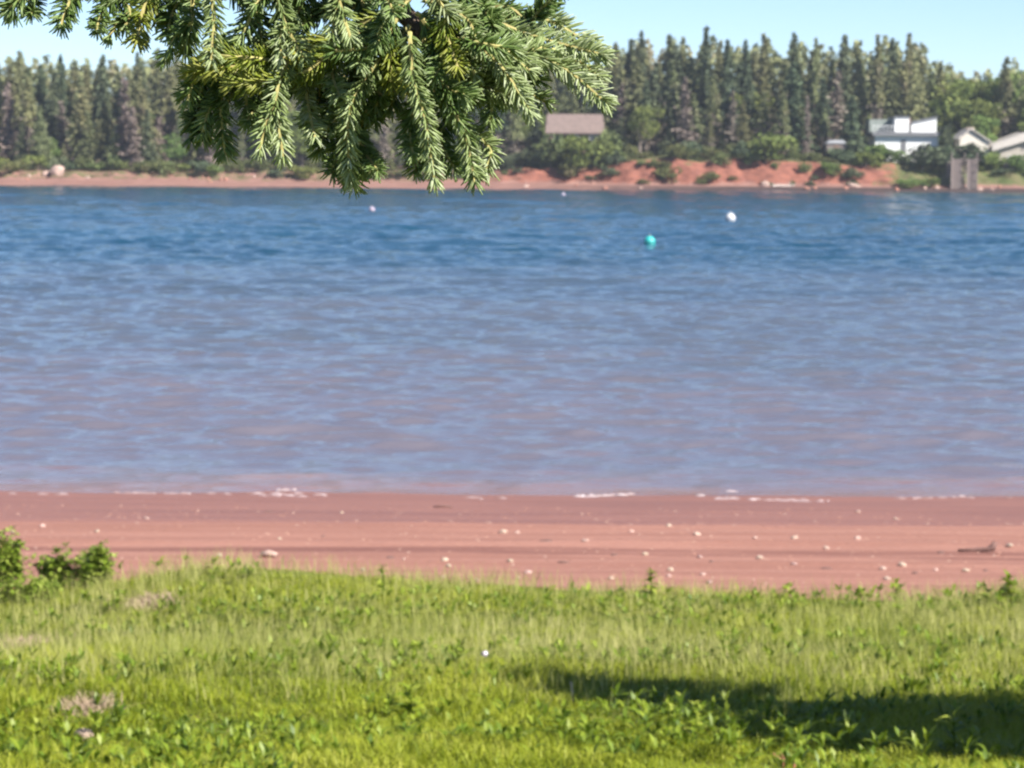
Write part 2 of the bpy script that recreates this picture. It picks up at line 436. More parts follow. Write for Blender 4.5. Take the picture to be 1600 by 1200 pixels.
def leafy_kind(seed, H, R, mat, n=1500, size=.5, base=.25):
    r = np.random.default_rng(seed); P = []
    for q in range(13):
        c = np.array([r.normal(0, R*.45), r.normal(0, R*.45), H*(base + (1-base)*r.uniform(.25, .86))]); rad = R*r.uniform(.32, .6)
        d = r.normal(size=(n//13, 3)); d /= np.linalg.norm(d, axis=1)[:, None]
        P.append(c + d*rad*(r.uniform(.5, 1, (n//13, 1)))**.6*np.array([1, 1, .85]))
    P = np.concatenate(P); P = P[P[:, 2] > 0.05*H]
    V, F = tri_cloud(P, size, r, 1.0)
    m = MB(); m.tube([(0, 0, -.4), (.05*R, 0, H*.3), (0, .05*R, H*.75)], [.035*H, .026*H, .008*H], 6)
    for q in range(5):
        a = r.uniform(0, 6.28); m.tube([(0, 0, H*(.25+.06*q)), (R*.55*math.cos(a), R*.55*math.sin(a), H*(.5+.07*q))], [.016*H, .005*H], 5)
    return {'H': H, 'trunk': m.mesh('trunk', M_BARK), 'crown': mesh_np('crown', V, F, (mat,))}
KINDS['leafy'] = [leafy_kind(400+i, 11, 3.4, M_LEAF) for i in range(3)]
SHRUBS = [leafy_kind(500+i, 2.4, 1.5, M_SHRUB, 700, .34, .0) for i in range(4)]
DARKSHRUBS = [leafy_kind(520+i, 3.0, 1.7, M_DARK, 800, .36, .0) for i in range(3)]
GREENSHRUBS = [leafy_kind(540+i, 2.6, 1.7, M_LEAF, 800, .34, .0) for i in range(3)]

def px_of(x, y): return 800 + FPX * x / y
def region(px):
    for lim, s in ((40, 'far left of the pale boulder'), (150, 'over the pale boulder'), (270, 'just left of the white log'), (380, 'just right of the white log'), (520, 'over the low pink bank'),
                   (640, 'behind the bough tips'), (760, 'behind the bough edge'), (850, 'left of the pink cottage'), (945, 'behind the pink cottage'),
                   (1000, 'just right of the cottage'), (1050, 'over the notched bluff'), (1100, 'over the tallest red face'), (1150, 'over the bluff hollow'), (1210, 'over the bluff shrub'), (1270, 'just right of the bluff shrub'),
                   (1310, 'over the grey shed'), (1365, 'between shed and white house'), (1420, 'behind the white house'), (1480, 'by the white house end'), (1550, 'by the gabled house'), (1610, 'by the long roofed house'), (9999, 'right of the houses')):
        if px < lim: return s
PLACED = []
def plant(kind, x, y, h, row, wide=1.0, label=None, name=None):
    lib = KINDS[kind]; k = lib[rng.integers(len(lib))]; s = h / k['H']
    px = px_of(x, y)
    word = {'olive': 'olive brown spruce', 'dark': 'dark green spruce', 'dead': 'bare grey spruce', 'leafy': 'green broadleaf tree'}[kind]
    size = 'towering' if h > 17.2 else 'tall' if h > 14.5 else 'middling' if h > 10.5 else 'short'
    rowt = {'edge': 'in front', 'mid': 'amid the wood', 'sky': 'on the skyline', 'back': 'deep inside'}[row]
    lab = label or f'{size} {"slender" if wide < .95 else "broad" if wide > 1.22 else "conical"} {word} {rowt} {region(px)}'
    nm = name or ('broadleaf_tree' if kind == 'leafy' else 'dead_spruce' if kind == 'dead' else 'spruce_tree')
    e = empty(nm, (x, y, float(far_z(x, y)) - .1), lab, 'tree', 'trees of the wood across the bay', rng.uniform(0, 6.28), (s*wide, s*wide, s))
    for part in ('trunk', 'crown', 'dead_branches'):
        if part in k: link(part, k[part], e, kind='stuff' if part != 'trunk' else None)
    PLACED.append((x, y)); return e

# skyline of the photograph (px, py)
SKY = [(-260, 84), (-100, 80), (0, 82), (60, 80), (120, 86), (190, 88), (240, 78), (300, 80), (400, 72), (500, 76), (620, 70), (720, 74), (820, 70), (900, 76), (945, 78), (962, 63), (987, 57), (1002, 46), (1020, 72),
       (1047, 53), (1067, 55), (1085, 76), (1104, 40), (1125, 62), (1137, 60), (1150, 70), (1165, 62), (1195, 52), (1215, 76), (1241, 49), (1256, 70), (1275, 58), (1292, 74),
       (1320, 53), (1340, 65), (1358, 70), (1372, 52), (1395, 58), (1408, 72), (1421, 50), (1440, 74), (1470, 93), (1500, 106), (1525, 104), (1550, 100), (1572, 88), (1600, 98), (1700, 96), (1860, 90)]
SKX, SKY_ = [a for a, b in SKY], [b for a, b in SKY]
def sky_py(px): return float(np.interp(px, SKX, SKY_))
def top_h(px, py, d):
    p = at(px, py, d); return p.x, p.z - float(far_z(p.x, d))
KEEP = [(1355, 1478, 400), (1488, 1620, 399), (846, 948, 397)]      # house lots: px from, to, nothing nearer than this
def free(px, d): return not any(a < px < b and d < lim for a, b, lim in KEEP)

PEAKS = [p for p in SKY if 940 < p[0] < 1600 and p[1] in (63, 57, 46, 53, 55, 40, 62, 60, 52, 49, 58, 65, 50, 93, 88)] + [(30, 78), (95, 82), (160, 82), (215, 80), (245, 74), (275, 76), (330, 70), (420, 66), (600, 66), (800, 64), (885, 70)]
for px, py in PEAKS:
    d = rng.uniform(403, 409); x, h = top_h(px, py, d)
    kind = 'leafy' if 1480 < px < 1550 else ('dark' if rng.uniform() < .33 else 'olive')
    plant(kind, x, d, h, 'sky', rng.uniform(.62, .9) if px < 1460 else 1.0)
for row, d0, d1, step, lo in (('back', 414, 422, 25, 14), ('sky', 404, 411, 24, 16), ('mid', 396, 402, 27, 34), ('edge', 390.5, 394.5, 33, 62)):
    px = -110.0
    while px < 1710:
        px += step*rng.uniform(.65, 1.35) * (1.6 if (px < -20 or px > 1620) else 1)
        d = rng.uniform(d0, d1)
        if not free(px, d): continue
        py = sky_py(px) + lo + abs(rng.normal(0, 14 if row in ('sky', 'back') else 34))
        if row == 'edge' and px < 760: py += 12
        x, h = top_h(px, py, d)
        u_ = rng.uniform()
        if px > 1455: kind = 'leafy' if u_ < .66 else 'olive' if u_ < .86 else 'dark'
        else: kind = 'olive' if u_ < .64 else 'dark' if u_ < .80 else 'dead' if u_ < .95 else 'leafy'
        if kind == 'leafy' and px < 1455: h *= .62
        if kind == 'dead' and row in ('sky', 'back'): kind = 'olive'
        if h < 4: continue
        plant(kind, x, d, h, row, rng.uniform(.85, 1.25) if row in ('sky', 'back') else rng.uniform(1.0, 1.6))
for px, py, d, kind, wd, lab in ((1070, 118, 392, 'dead', 1.25, 'wide pale pinkish grey dead spruce standing over the red bluff'),
                             (1145, 140, 393, 'dead', 1.0, 'slim grey dead spruce over the dark gap in the red bluff'),
                             (1010, 126, 393, 'dark', 1.2, 'blackish green spruce standing beside the pale dead spruce'),
                             (600, 172, 391, 'dead', 1.2, 'grey bare spruce glimpsed between the hanging bough tips'),
                             (1240, 96, 394, 'dark', 1.35, 'broad blackish spruce over the green shrub on the bluff'),
                             (1262, 150, 391, 'dead', .8, 'thin pale dead spruce at the foot of the blackish spruce'),
                             (195, 120, 393, 'dead', 1.1, 'pinkish grey bare spruce above the white leaning log'),
                             (1540, 150, 401, 'leafy', 1.0, 'bright lime green tree behind the cream gabled house'),
                             (1500, 122, 404, 'leafy', 1.1, 'wide green tree right behind the gap between the houses'),
                             (1476, 196, 390, 'dark', 1.3, 'dark narrow spruce hugging the end of the white house')):
    x, h = top_h(px, py, d); plant(kind, x, d, h, 'edge', wd, lab)

# the wood behind, where no single tree can be told apart
r = np.random.default_rng(61); n = 45000
pxs = r.uniform(-330, 1930, n); ds = r.uniform(426, 440, n); tops = np.array([at(q, sky_py(q) + 15 + 8*math.sin(q*.31) + 6*math.sin(q*.13+1), 430).z for q in pxs])
xx = (pxs-800)/FPX*ds; z0 = far_z(xx, ds); zz = z0 + (tops - z0)*r.uniform(.05, 1, n)**.8
V, F = tri_cloud(np.stack([xx, ds, zz], -1), 1.0, r, .8)
link('woods', mesh_np('woods', V, F, (M_OLIVE,)), kind='stuff')['label'] = 'dense unbroken wood behind the rows of spruces'

def shrub(lib, px, d, hw, hh, label, cat='shrub', group=None, name='shrub', z=None):
    k = lib[rng.integers(len(lib))]; p = at(px, 250, d)
    e = empty(name, (p.x, d, (float(far_z(p.x, d)) if z is None else z) - .15), label, cat, group, rng.uniform(0, 6.28), (hw/1.5, hw/1.5, hh/k['H']))
    for part in ('trunk', 'crown'): link(part, k[part], e, kind='stuff' if part == 'crown' else None)
    return e
# named shrubs of the far bank
shrub(GREENSHRUBS, 1195, 385.4, 3.3, 3.9, 'large green shrub spilling down a break in the red bluff')
shrub(DARKSHRUBS, 1163, 386.0, 1.6, 2.6, 'dark shrub in the shaded hollow of the red bluff')
shrub(DARKSHRUBS, 1440, 388.2, 3.6, 3.7, 'near black rounded bush in front of the white house')
shrub(GREENSHRUBS, 1385, 389.0, 2.2, 2.0, 'light green bush under the porch of the white house')
shrub(SHRUBS, 1040, 383.2, 1.7, 2.2, 'olive bush growing on the tall bare bluff face')
shrub(SHRUBS, 1110, 382.6, 1.5, 1.4, 'brown tinged bush at the foot of the red bluff')
shrub(SHRUBS, 1306, 383.8, 1.0, 1.6, 'small olive tuft on the red face below the grey shed')
shrub(SHRUBS, 1258, 383.8, .8, 1.8, 'thin olive tuft on the red face beside the large shrub')
shrub(SHRUBS, 1005, 382.2, .9, .9, 'tiny bush low on the notched start of the bluff')
shrub(DARKSHRUBS, 1080, 387.2, 1.3, 2.9, 'dark green bush on the rim of the tall bluff face')
shrub(DARKSHRUBS, 965, 386.2, 1.5, 2.1, 'dark bush at the rim beside the cottage thicket')
shrub(GREENSHRUBS, 905, 387.4, 3.6, 4.9, 'bright green thicket below the pink roofed cottage')
shrub(SHRUBS, 862, 387.6, 3.0, 4.9, 'olive thicket at the left end of the pink roofed cottage')
shrub(SHRUBS, 948, 387.6, 2.4, 5.2, 'olive thicket at the right end of the pink roofed cottage')
shrub(DARKSHRUBS, 1520, 389.4, 3.3, 3.4, 'dark hedge bush below the cream gabled house')
shrub(GREENSHRUBS, 1415, 380.5, 1.9, 1.3, 'pale green hummock on the slope below the black bush')
shrub(GREENSHRUBS, 1455, 381.0, 1.7, 1.5, 'green bush on the slope beside the wooden stair')
px = -240.0
while px < 1840:
    px += rng.uniform(15, 30)
    if 1360 < px < 1475 or 1484 < px < 1535: continue
    x = px_of(0, 1); x = at(px, 250, 388).x
    t_ = float(shore(x)); bd = t_ + (12.2 if -5 < x < 55 else 13.0) + rng.uniform(-.8, 2.2)
    if -5 < x < 55 and rng.uniform() < .42: bd = t_ + rng.uniform(9.0, 11.2)
    if x < -5: bd = t_ + rng.uniform(9.5, 15)
    if x > 56: bd = t_ + rng.uniform(10, 15)
    lib, w_ = ((SHRUBS, 'olive'), (SHRUBS, 'olive'), (DARKSHRUBS, 'dark'), (GREENSHRUBS, 'green'))[rng.integers(4)]
    hw = rng.uniform(.8, 2.0); hh = rng.uniform(1.1, 2.6)*(.65 if x > 56 else 1)
    shrub(lib, px, bd, hw, hh, f'{"wide" if hw > 1.4 else "narrow"} {w_} shrub {"on the bank" if not -5 < x < 55 else "on the rim"} {region(px)}', 'shrub', 'shrubs along the far bank')

for i in range(16):
    px = rng.uniform(770, 1390); x = at(px, 250, 384).x; lib = (SHRUBS, DARKSHRUBS)[i % 3 == 0]
    shrub(lib, px, float(shore(x)) + rng.uniform(7.0, 10.5), rng.uniform(.35, .9), rng.uniform(.5, 1.1), f'{"dark" if i % 3 == 0 else "olive"} tuft low on the red face {region(px)}', 'shrub', 'tufts on the red face')
for px, d, hw, hh, lab in ((1556, 388.0, 1.8, 2.6, 'green bush in the gap between the two cream houses'), (1590, 387.0, 2.0, 2.3, 'bush in front of the long roofed house'), (1372, 388.6, 1.6, 2.9, 'bush hiding the lower corner of the white house'), (1480, 388.0, 1.5, 3.6, 'upright bush standing right at the stair head')):
    shrub(GREENSHRUBS if px != 1480 else DARKSHRUBS, px, d, hw, hh, lab)

# ------------------------------------------------------------------ far buildings
M_WHITE = simple('white_siding', (0.74, 0.74, 0.73), (0.68, 0.68, 0.67), 2.0, 0.6)
M_CREAM = simple('cream_siding', (0.62, 0.57, 0.50), (0.56, 0.51, 0.44), 2.0, 0.7)
M_CREAMROOF = simple('pale_shingles', (0.52, 0.475, 0.43), (0.44, 0.40, 0.365), 3.0, 0.8)
M_GREYROOF = simple('grey_shingles', (0.18, 0.18, 0.19), (0.13, 0.13, 0.14), 3.0, 0.85)
M_PINKROOF = simple('faded_pink_shingles', (0.20, 0.148, 0.132), (0.15, 0.112, 0.10), 2.0, 0.85)
M_BROWN = simple('brown_siding', (0.22, 0.15, 0.12), (0.17, 0.115, 0.09), 2.0, 0.85)
M_GLASS = simple('dark_window_glass', (0.03, 0.035, 0.045), (0.02, 0.025, 0.03), 1.0, 0.08, 0.6)
M_WOOD = simple('weathered_grey_wood', (0.25, 0.205, 0.19), (0.15, 0.12, 0.11), 3.0, 0.9, stretch=(1, 1, 8))
M_BRICK = simple('chimney_brick', (0.42, 0.34, 0.29), (0.34, 0.27, 0.23), 3.0, 0.9)

def lot(px0, px1, py_top, py_bot, d):
    a = at(px0, py_bot, d); b = at(px1, py_top, d); return a.x, b.x, a.z, b.z
def window(parent, x0, x1, z0, z1, y):
    f = MB(); q = .07
    f.box(x0-q, x1+q, y-.05, y, z0-q, z0); f.box(x0-q, x1+q, y-.05, y, z1, z1+q); f.box(x0-q, x0, y-.05, y, z0, z1); f.box(x1, x1+q, y-.05, y, z0, z1)
    o = link('window', f.mesh('window', M_WHITE), parent)
    p = MB(); p.box(x0, x1, y-.03, y-.004, z0, z1); link('pane', p.mesh('pane', M_GLASS), o)

# white two storey house
D = 391.0
x0, x1, zb, zt = lot(1366, 1466, 183, 240, D); base = zb - 2.0
hs = empty('house', ((x0+x1)/2, D, base), 'white two storey house with a flat grey eave and an upper deck', 'house')
ox = (x0+x1)/2
def rel(px, py): p = at(px, py, D); return p.x - ox, p.z - base
lx0, lz0 = rel(1367, 238); lx1, lz1 = rel(1466, 213)
m = MB(); m.box(lx0, lx1, 0, 8, 0, lz1); link('wall', m.mesh('wall', M_WHITE), hs)
ez = rel(1400, 206.5)[1]
m = MB(); m.box(lx0-.5, lx1+.3, -.7, 8.3, lz1, ez); link('eave', m.mesh('eave', M_GREYROOF), hs)
ux0, uz1 = rel(1399, 183); ux1 = rel(1421, 183)[0]
m = MB(); m.box(ux0, ux1, .3, 7.5, ez, uz1); link('upper_wall', m.mesh('upper_wall', M_WHITE), hs)
vx0 = rel(1425, 183)[0]; vx1, vz1 = rel(1464, 184); vz0 = rel(1425, 193)[1]
m = MB(); m.prism([(vx0, ez), (vx1, ez), (vx1, vz1), (vx0, vz0)], .3, 7.5); link('upper_wall', m.mesh('upper_wall', M_WHITE), hs)
m = MB(); m.box(ux1, vx0, 1.2, 7.3, ez, uz1-.1); link('upper_recess', m.mesh('upper_recess', M_BROWN), hs)  # dark recess between the two upper walls, built as a set-back brown block
m = MB(); m.box(ux0-.2, ux1+.1, .1, 7.7, uz1, uz1+.14); m.prism([(vx0-.1, vz0+.004), (vx1+.2, vz1+.004), (vx1+.2, vz1+.16), (vx0-.1, vz0+.16)], .1, 7.7); link('roof', m.mesh('roof', M_GREYROOF), hs)
gx0, gz1 = rel(1363, 186)
m = MB(); m.box(gx0, ux0-.004, 3.0, 7.4, ez, gz1); link('rear_wing', m.mesh('rear_wing', simple('grey_green_siding', (.25, .28, .26), (.2, .23, .21), 2)), hs)
for q in range(7):
    xx = gx0 + .15 + q*(ux0 - gx0 - .3)/6; m = MB(); m.box(xx-.04, xx+.04, -.55, -.47, ez, ez+.9); link('baluster', m.mesh('baluster', M_WHITE), hs)
m = MB(); m.box(gx0, ux0, -.56, -.46, ez+.9, ez+.98); link('railing', m.mesh('railing', M_WHITE), hs)
for wx in (.2, .74):
    c_ = lx0 + (lx1-lx0)*wx; window(hs, c_-.35, c_+.35, lz1-2.6, lz1-1.9, 0)
dx = lx0 + (lx1-lx0)*.45; m = MB(); m.box(dx-.4, dx+.4, -.06, -.004, lz1-2.6, lz1-.5); link('door', m.mesh('door', M_GREYROOF), hs)

# cream gabled house with chimney
D = 393.0; p0 = at(1520, 236, D); base = p0.z - 1.5
hs = empty('house', (p0.x, D, base), 'small cream gabled house with a square chimney', 'house')
ox = p0.x
pr = [rel(*q) for q in ((1498, 234), (1546, 234), (1546, 221), (1527, 212), (1517, 204), (1500, 216))]
m = MB(); m.prism([(pr[0][0], 0), (pr[1][0], 0)] + [pr[2], pr[3], pr[4], pr[5]], 0, 7); link('wall', m.mesh('wall', M_CREAM), hs)
e1, e2, ap = rel(1496, 218), rel(1549, 223), rel(1517, 202.5)
m = MB(); m.prism([e1, (e1[0], e1[1]+.18), (ap[0], ap[1]+.2), (e2[0], e2[1]+.18), e2, (ap[0], ap[1]+.02)], -.4, 7.4); link('roof', m.mesh('roof', M_CREAMROOF), hs)
c0, c1 = rel(1514, 208), rel(1526, 199); m = MB(); m.box(c0[0], c1[0], 2, 3.2, c0[1]-.6, c1[1]); link('chimney', m.mesh('chimney', M_BRICK), hs)
window(hs, rel(1507, 0)[0], rel(1514, 0)[0], rel(0, 231)[1]-.1, rel(0, 224)[1]-.1, 0)
window(hs, rel(1528, 0)[0], rel(1537, 0)[0], rel(0, 232)[1], rel(0, 226)[1], 0)

# cream long roofed house
D = 392.0; p0 = at(1585, 238, D); base = p0.z - 1.5; ox = p0.x
hs = empty('house', (p0.x, D, base), 'cream house with one long pale roof slope rising towards the wood', 'house')
a_, b_, c_ = rel(1550, 236), rel(1604, 208), rel(1660, 232)
m = MB(); m.prism([(a_[0]+.5, 0), (c_[0]-.5, 0), (c_[0]-.5, c_[1]), (b_[0], b_[1]-.1), (a_[0]+.5, a_[1]+.25)], .5, 8); link('wall', m.mesh('wall', simple('dun_siding', (.40, .36, .31), (.34, .30, .26), 2)), hs)
m = MB(); m.prism([a_, (b_[0], b_[1]-1.15), c_, (c_[0], c_[1]+1.0), (b_[0], b_[1]+.15), (a_[0], a_[1]+.9)], -.3, 8.4); link('roof', m.mesh('roof', M_CREAMROOF), hs)
window(hs, rel(1582, 0)[0], rel(1594, 0)[0], rel(0, 237)[1]-.3, rel(0, 229)[1]-.3, .5)

# pink roofed cottage among the trees
D = 390.0; p0 = at(898, 212, D); base = float(far_z(p0.x, D)) - .3; ox = p0.x
hs = empty('cottage', (p0.x, D, base), 'low cottage with a faded pink roof half hidden by thicket', 'cottage')
a_, b_ = rel(852, 207), rel(946, 178)
m = MB(); m.box(a_[0]+.3, b_[0]-.3, .4, 6.5, 0, a_[1]+.1); link('wall', m.mesh('wall', M_BROWN), hs)
m = MB(); z0_, z1_ = a_[1], b_[1]
m.add([(a_[0], 0, z0_), (b_[0], 0, z0_), (b_[0]-.3, 3.4, z1_), (a_[0]+.3, 3.4, z1_), (a_[0], 6.9, z0_), (b_[0], 6.9, z0_), (a_[0], 0, z0_-.15), (b_[0], 0, z0_-.15), (a_[0], 6.9, z0_-.15), (b_[0], 6.9, z0_-.15)],
      [(0, 1, 2, 3), (3, 2, 5, 4), (0, 3, 4, 8, 6), (1, 7, 9, 5, 2), (6, 7, 1, 0), (4, 5, 9, 8), (6, 8, 9, 7)])
link('roof', m.mesh('roof', M_PINKROOF), hs)
for fx in (.2, .5, .8):
    c_ = a_[0] + (b_[0]-a_[0])*fx; window(hs, c_-.5, c_+.5, z0_-1.3, z0_-.4, .4)

# grey shed
D = 389.5; p0 = at(1307, 231, D); base = p0.z - .6; ox = p0.x
hs = empty('shed', (p0.x, D, base), 'small low grey shed in the shade of the spruces', 'shed')
a_, b_ = rel(1292, 231), rel(1322, 219)
m = MB(); m.box(a_[0], b_[0], 0, 2.4, 0, b_[1]-.5); link('wall', m.mesh('wall', M_WOOD), hs)
m = MB(); m.prism([(a_[0]-.2, b_[1]-.5), (b_[0]+.2, b_[1]-.5), (b_[0]-.5, b_[1]), (a_[0]+.5, b_[1])], -.2, 2.6); link('roof', m.mesh('roof', simple('grey_tin', (.42, .42, .44), (.36, .36, .38), 2, .5)), hs)
m = MB(); m.box(-.4, .4, -.05, -.004, .1, b_[1]-.7); link('door', m.mesh('door', M_BROWN), hs)

# wooden stair down to the far beach
D = 378.5; p0 = at(1506, 297, D); base = p0.z - .2; ox = p0.x
st = empty('stairway', (p0.x, D, base), 'grey weathered wooden stair climbing the grassy bank', 'stairs', None, -math.atan2(p0.x, D))
top = rel(1506, 251)[1]; n = 22; run = 6.2
for s in (-1.8, -.42, .42, 1.8):
    m = MB(); m.add([(s-.05, 0, 0), (s+.05, 0, 0), (s+.05, run, top), (s-.05, run, top), (s-.05, 0, .35), (s+.05, 0, .35), (s+.05, run, top+.35), (s-.05, run, top+.35)],
                    [(0,3,2,1),(4,5,6,7),(0,1,5,4),(1,2,6,5),(2,3,7,6),(3,0,4,7)]); link('stringer', m.mesh('stringer', M_WOOD), st)
m = MB(); m.box(-.66, .66, -.14, .14, -.02, .02); tread = m.mesh('tread', M_WOOD)
m = MB(); m.box(-.66, .66, -.01, .01, -.1, .1); riser = m.mesh('riser', M_WOOD)
for cx in (-1.11, 1.11):
    for i in range(n): (link('tread', tread, st, (cx, run*(i+.5)/n, top*(i+.5)/n + .22)), link('riser', riser, st, (cx, run*(i+.5)/n - .12, top*(i+.5)/n + .1)))
m = MB(); m.box(-.07, .07, -.07, .07, 0, 1.1); post = m.mesh('post', M_WOOD)
for cx in (-1.86, 0, 1.86):
    for i in range(5): link('post', post, st, (cx, run*i/4, top*i/4 + .1))
for cx in (-1.86, 1.86):
    m = MB(); m.tube([(cx, 0, 1.2), (cx, run, top+1.2)], [.05, .05], 6); link('handrail', m.mesh('handrail', M_WOOD), st)
m = MB(); m.box(-2.1, 2.4, run, run+1.8, top+.1, top+.22); link('landing', m.mesh('landing', M_WOOD), st)
p = at(1483, 250, 385.0); gz = float(far_z(p.x, 385.0))
m = MB(); m.box(-.35, .35, -.35, .35, -.3, 1.9); m.prism([(-.5, 1.9), (.5, 1.9), (.2, 2.2), (-.2, 2.2)], -.5, .5)
tag(link('well_box', m.mesh('well_box', M_WOOD), None, (p.x, 385.0, gz)), 'narrow grey wooden box standing at the stair head', 'box')

# ------------------------------------------------------------------ boulders and logs of the far beach
def rock_mesh(seed, sub=2, rough=.22):
    import bmesh
    bm = bmesh.new(); bmesh.ops.create_icosphere(bm, subdivisions=sub, radius=1.0)
    r = np.random.default_rng(seed); ax = r.normal(size=(7, 3)); lim = r.uniform(.62, .95, 7)
    for v in bm.verts:
        c = np.array(v.co)
        for a, l_ in zip(ax, lim):
            a = a/np.linalg.norm(a); q = c @ a
            if q > l_: c = c - a*(q-l_)*.85
        c = c*(1 + rough*.25*math.sin(5*c[0]+seed)*math.sin(4*c[1]+1.3*seed))
        v.co = c
    me = bpy.data.meshes.new('stone'); bm.to_mesh(me); bm.free(); return me
M_PALEROCK = simple('pale_pink_rock', (0.46, 0.33, 0.28), (0.36, 0.25, 0.21), 1.2, .9, bump=.4)
M_REDROCK = simple('red_rock', (0.38, 0.19, 0.14), (0.28, 0.135, 0.10), 1.5, .9, bump=.4)
def far_rock(px, py, w_, h_, mat, label, seed, grp=None):
    p = onf(px, py, far_z, 380.0); me = rock_mesh(seed); me.materials.append(mat)
    o = link('boulder', me, None, (p.x, p.y, p.z + h_*.2)); o.scale = (w_, w_*.8, h_); o.rotation_euler = (0, .2, seed)
    tag(o, label, 'boulder', grp)
far_rock(90, 272, 1.3, 1.1, M_PALEROCK, 'large pale boulder on the far beach below the dark trees', 3)
far_rock(72, 274, .8, .6, M_PALEROCK, 'smaller cream rock leaning on the large pale boulder', 4)
far_rock(1195, 290, 1.0, .6, M_PALEROCK, 'pale slab at the foot of the large green shrub', 5)
far_rock(1335, 291, 1.2, .35, M_PALEROCK, 'flat tan slab on the beach below the red face', 6)
far_rock(1577, 262, 1.7, .7, M_PALEROCK, 'tan slab lying on the grassy slope below the long roofed house', 7)
for i in range(26):
    px = rng.uniform(-40, 1640); far_rock(px, (280 if px < 760 else 289) + px*.005 + rng.uniform(-4, 3), rng.uniform(.25, .6), rng.uniform(.15, .35), M_REDROCK if i % 3 else M_PALEROCK,
             f'{"weathered red" if i % 3 else "pale pink"} rock on the far beach {region(px)}', 20+i, 'rocks strewn along the far beach')
def log(px, py, L, rad, mat, label, tilt, az, name='driftwood_log'):
    p = onf(px, py, far_z, 380.0); m = MB()
    pts = [(-L/2, 0, 0), (-L/6, .05*L, .02*L), (L/5, .02*L, 0), (L/2, 0, .05*L)]; m.tube(pts, [rad, rad*.9, rad*.75, rad*.4], 7)
    m.tube([pts[2], (L*.3, .1*L, .16*L)], [rad*.5, rad*.2], 5)
    o = link(name, m.mesh(name, mat), None, (p.x, p.y, p.z + rad*.6 + abs(math.sin(tilt))*L/2)); o.rotation_euler = (0, tilt, az); tag(o, label, 'log')
M_SILVER = simple('silvered_wood', (0.55, 0.47, 0.42), (0.42, 0.35, 0.31), 2.0, .9)
log(345, 262, 3.2, .22, M_SILVER, 'white leaning log at the foot of the far bank', -1.1, .3)
log(215, 246, 2.6, .16, M_SILVER, 'grey fallen log lying in the scrub above the low bank', .1, .2)
log(1225, 292, 3.5, .18, M_SILVER, 'long pale driftwood log on the far beach under the bluff', 0.0, .1)

# ------------------------------------------------------------------ mooring buoys
def lathe(prof, n=20):
    m = MB(); k = len(prof)
    for r_, z_ in prof:
        for j in range(n): a = 2*math.pi*j/n; m.v.append((r_*math.cos(a), r_*math.sin(a), z_))
    for i in range(k-1):
        for j in range(n): m.f.append((i*n+j, i*n+(j+1) % n, (i+1)*n+(j+1) % n, (i+1)*n+j))
    m.f.append(tuple(range(n-1, -1, -1))); m.f.append(tuple((k-1)*n+j for j in range(n))); return m
def buoy(px, py, R, mat, mat2, label):
    p = onz(px, py, 0.0); e = empty('mooring_buoy', (p.x, p.y, R*.45), label, 'buoy', None, .4)
    prof = [(R*math.sin(a), -R*math.cos(a)) for a in np.linspace(.12, math.pi-.3, 13)]
    link('float', lathe(prof).mesh('float', mat, True), e)
    link('band', lathe([(R*1.0, -.13*R), (R*1.012, -.1*R), (R*1.012, .02*R), (R*1.0, .05*R)]).mesh('band', mat2, True), e)
    link('neck', lathe([(R*.30, R*.93), (R*.22, R*.99), (R*.22, R*1.04), (R*.17, R*1.06)], 12).mesh('neck', mat2, True), e)
    m = MB(); m.tube([(R*.11*math.cos(a), 0, R*1.13 + R*.11*math.sin(a)) for a in np.linspace(0, 6.28, 13)], [R*.05]*13, 5); link('ring', m.mesh('ring', M_SILVER), e)
M_BW = simple('white_plastic', (.56, .56, .56), (.50, .50, .53), 2, .35, .5)
M_BB = simple('blue_grey_plastic', (.30, .36, .48), (.26, .32, .44), 2, .4, .5)
M_BT = simple('teal_plastic', (.03, .42, .40), (.03, .36, .35), 2, .4, .5)
M_BTD = simple('dark_teal_plastic', (.02, .20, .19), (.02, .17, .17), 2, .4, .5)
M_BP = simple('faded_pink_plastic', (.36, .31, .38), (.30, .25, .32), 2, .4, .5)
buoy(1141, 345, .42, M_BW, M_BB, 'big white round mooring buoy, whitest float on the water')
buoy(1015, 382, .34, M_BT, M_BTD, 'teal green round buoy floating nearest the beach')
buoy(581, 330, .28, M_BP, M_BP, 'faded pinkish buoy floating under the hanging bough')
buoy(880, 306, .28, M_BP, M_BP, 'tiny white buoy close to the far beach')

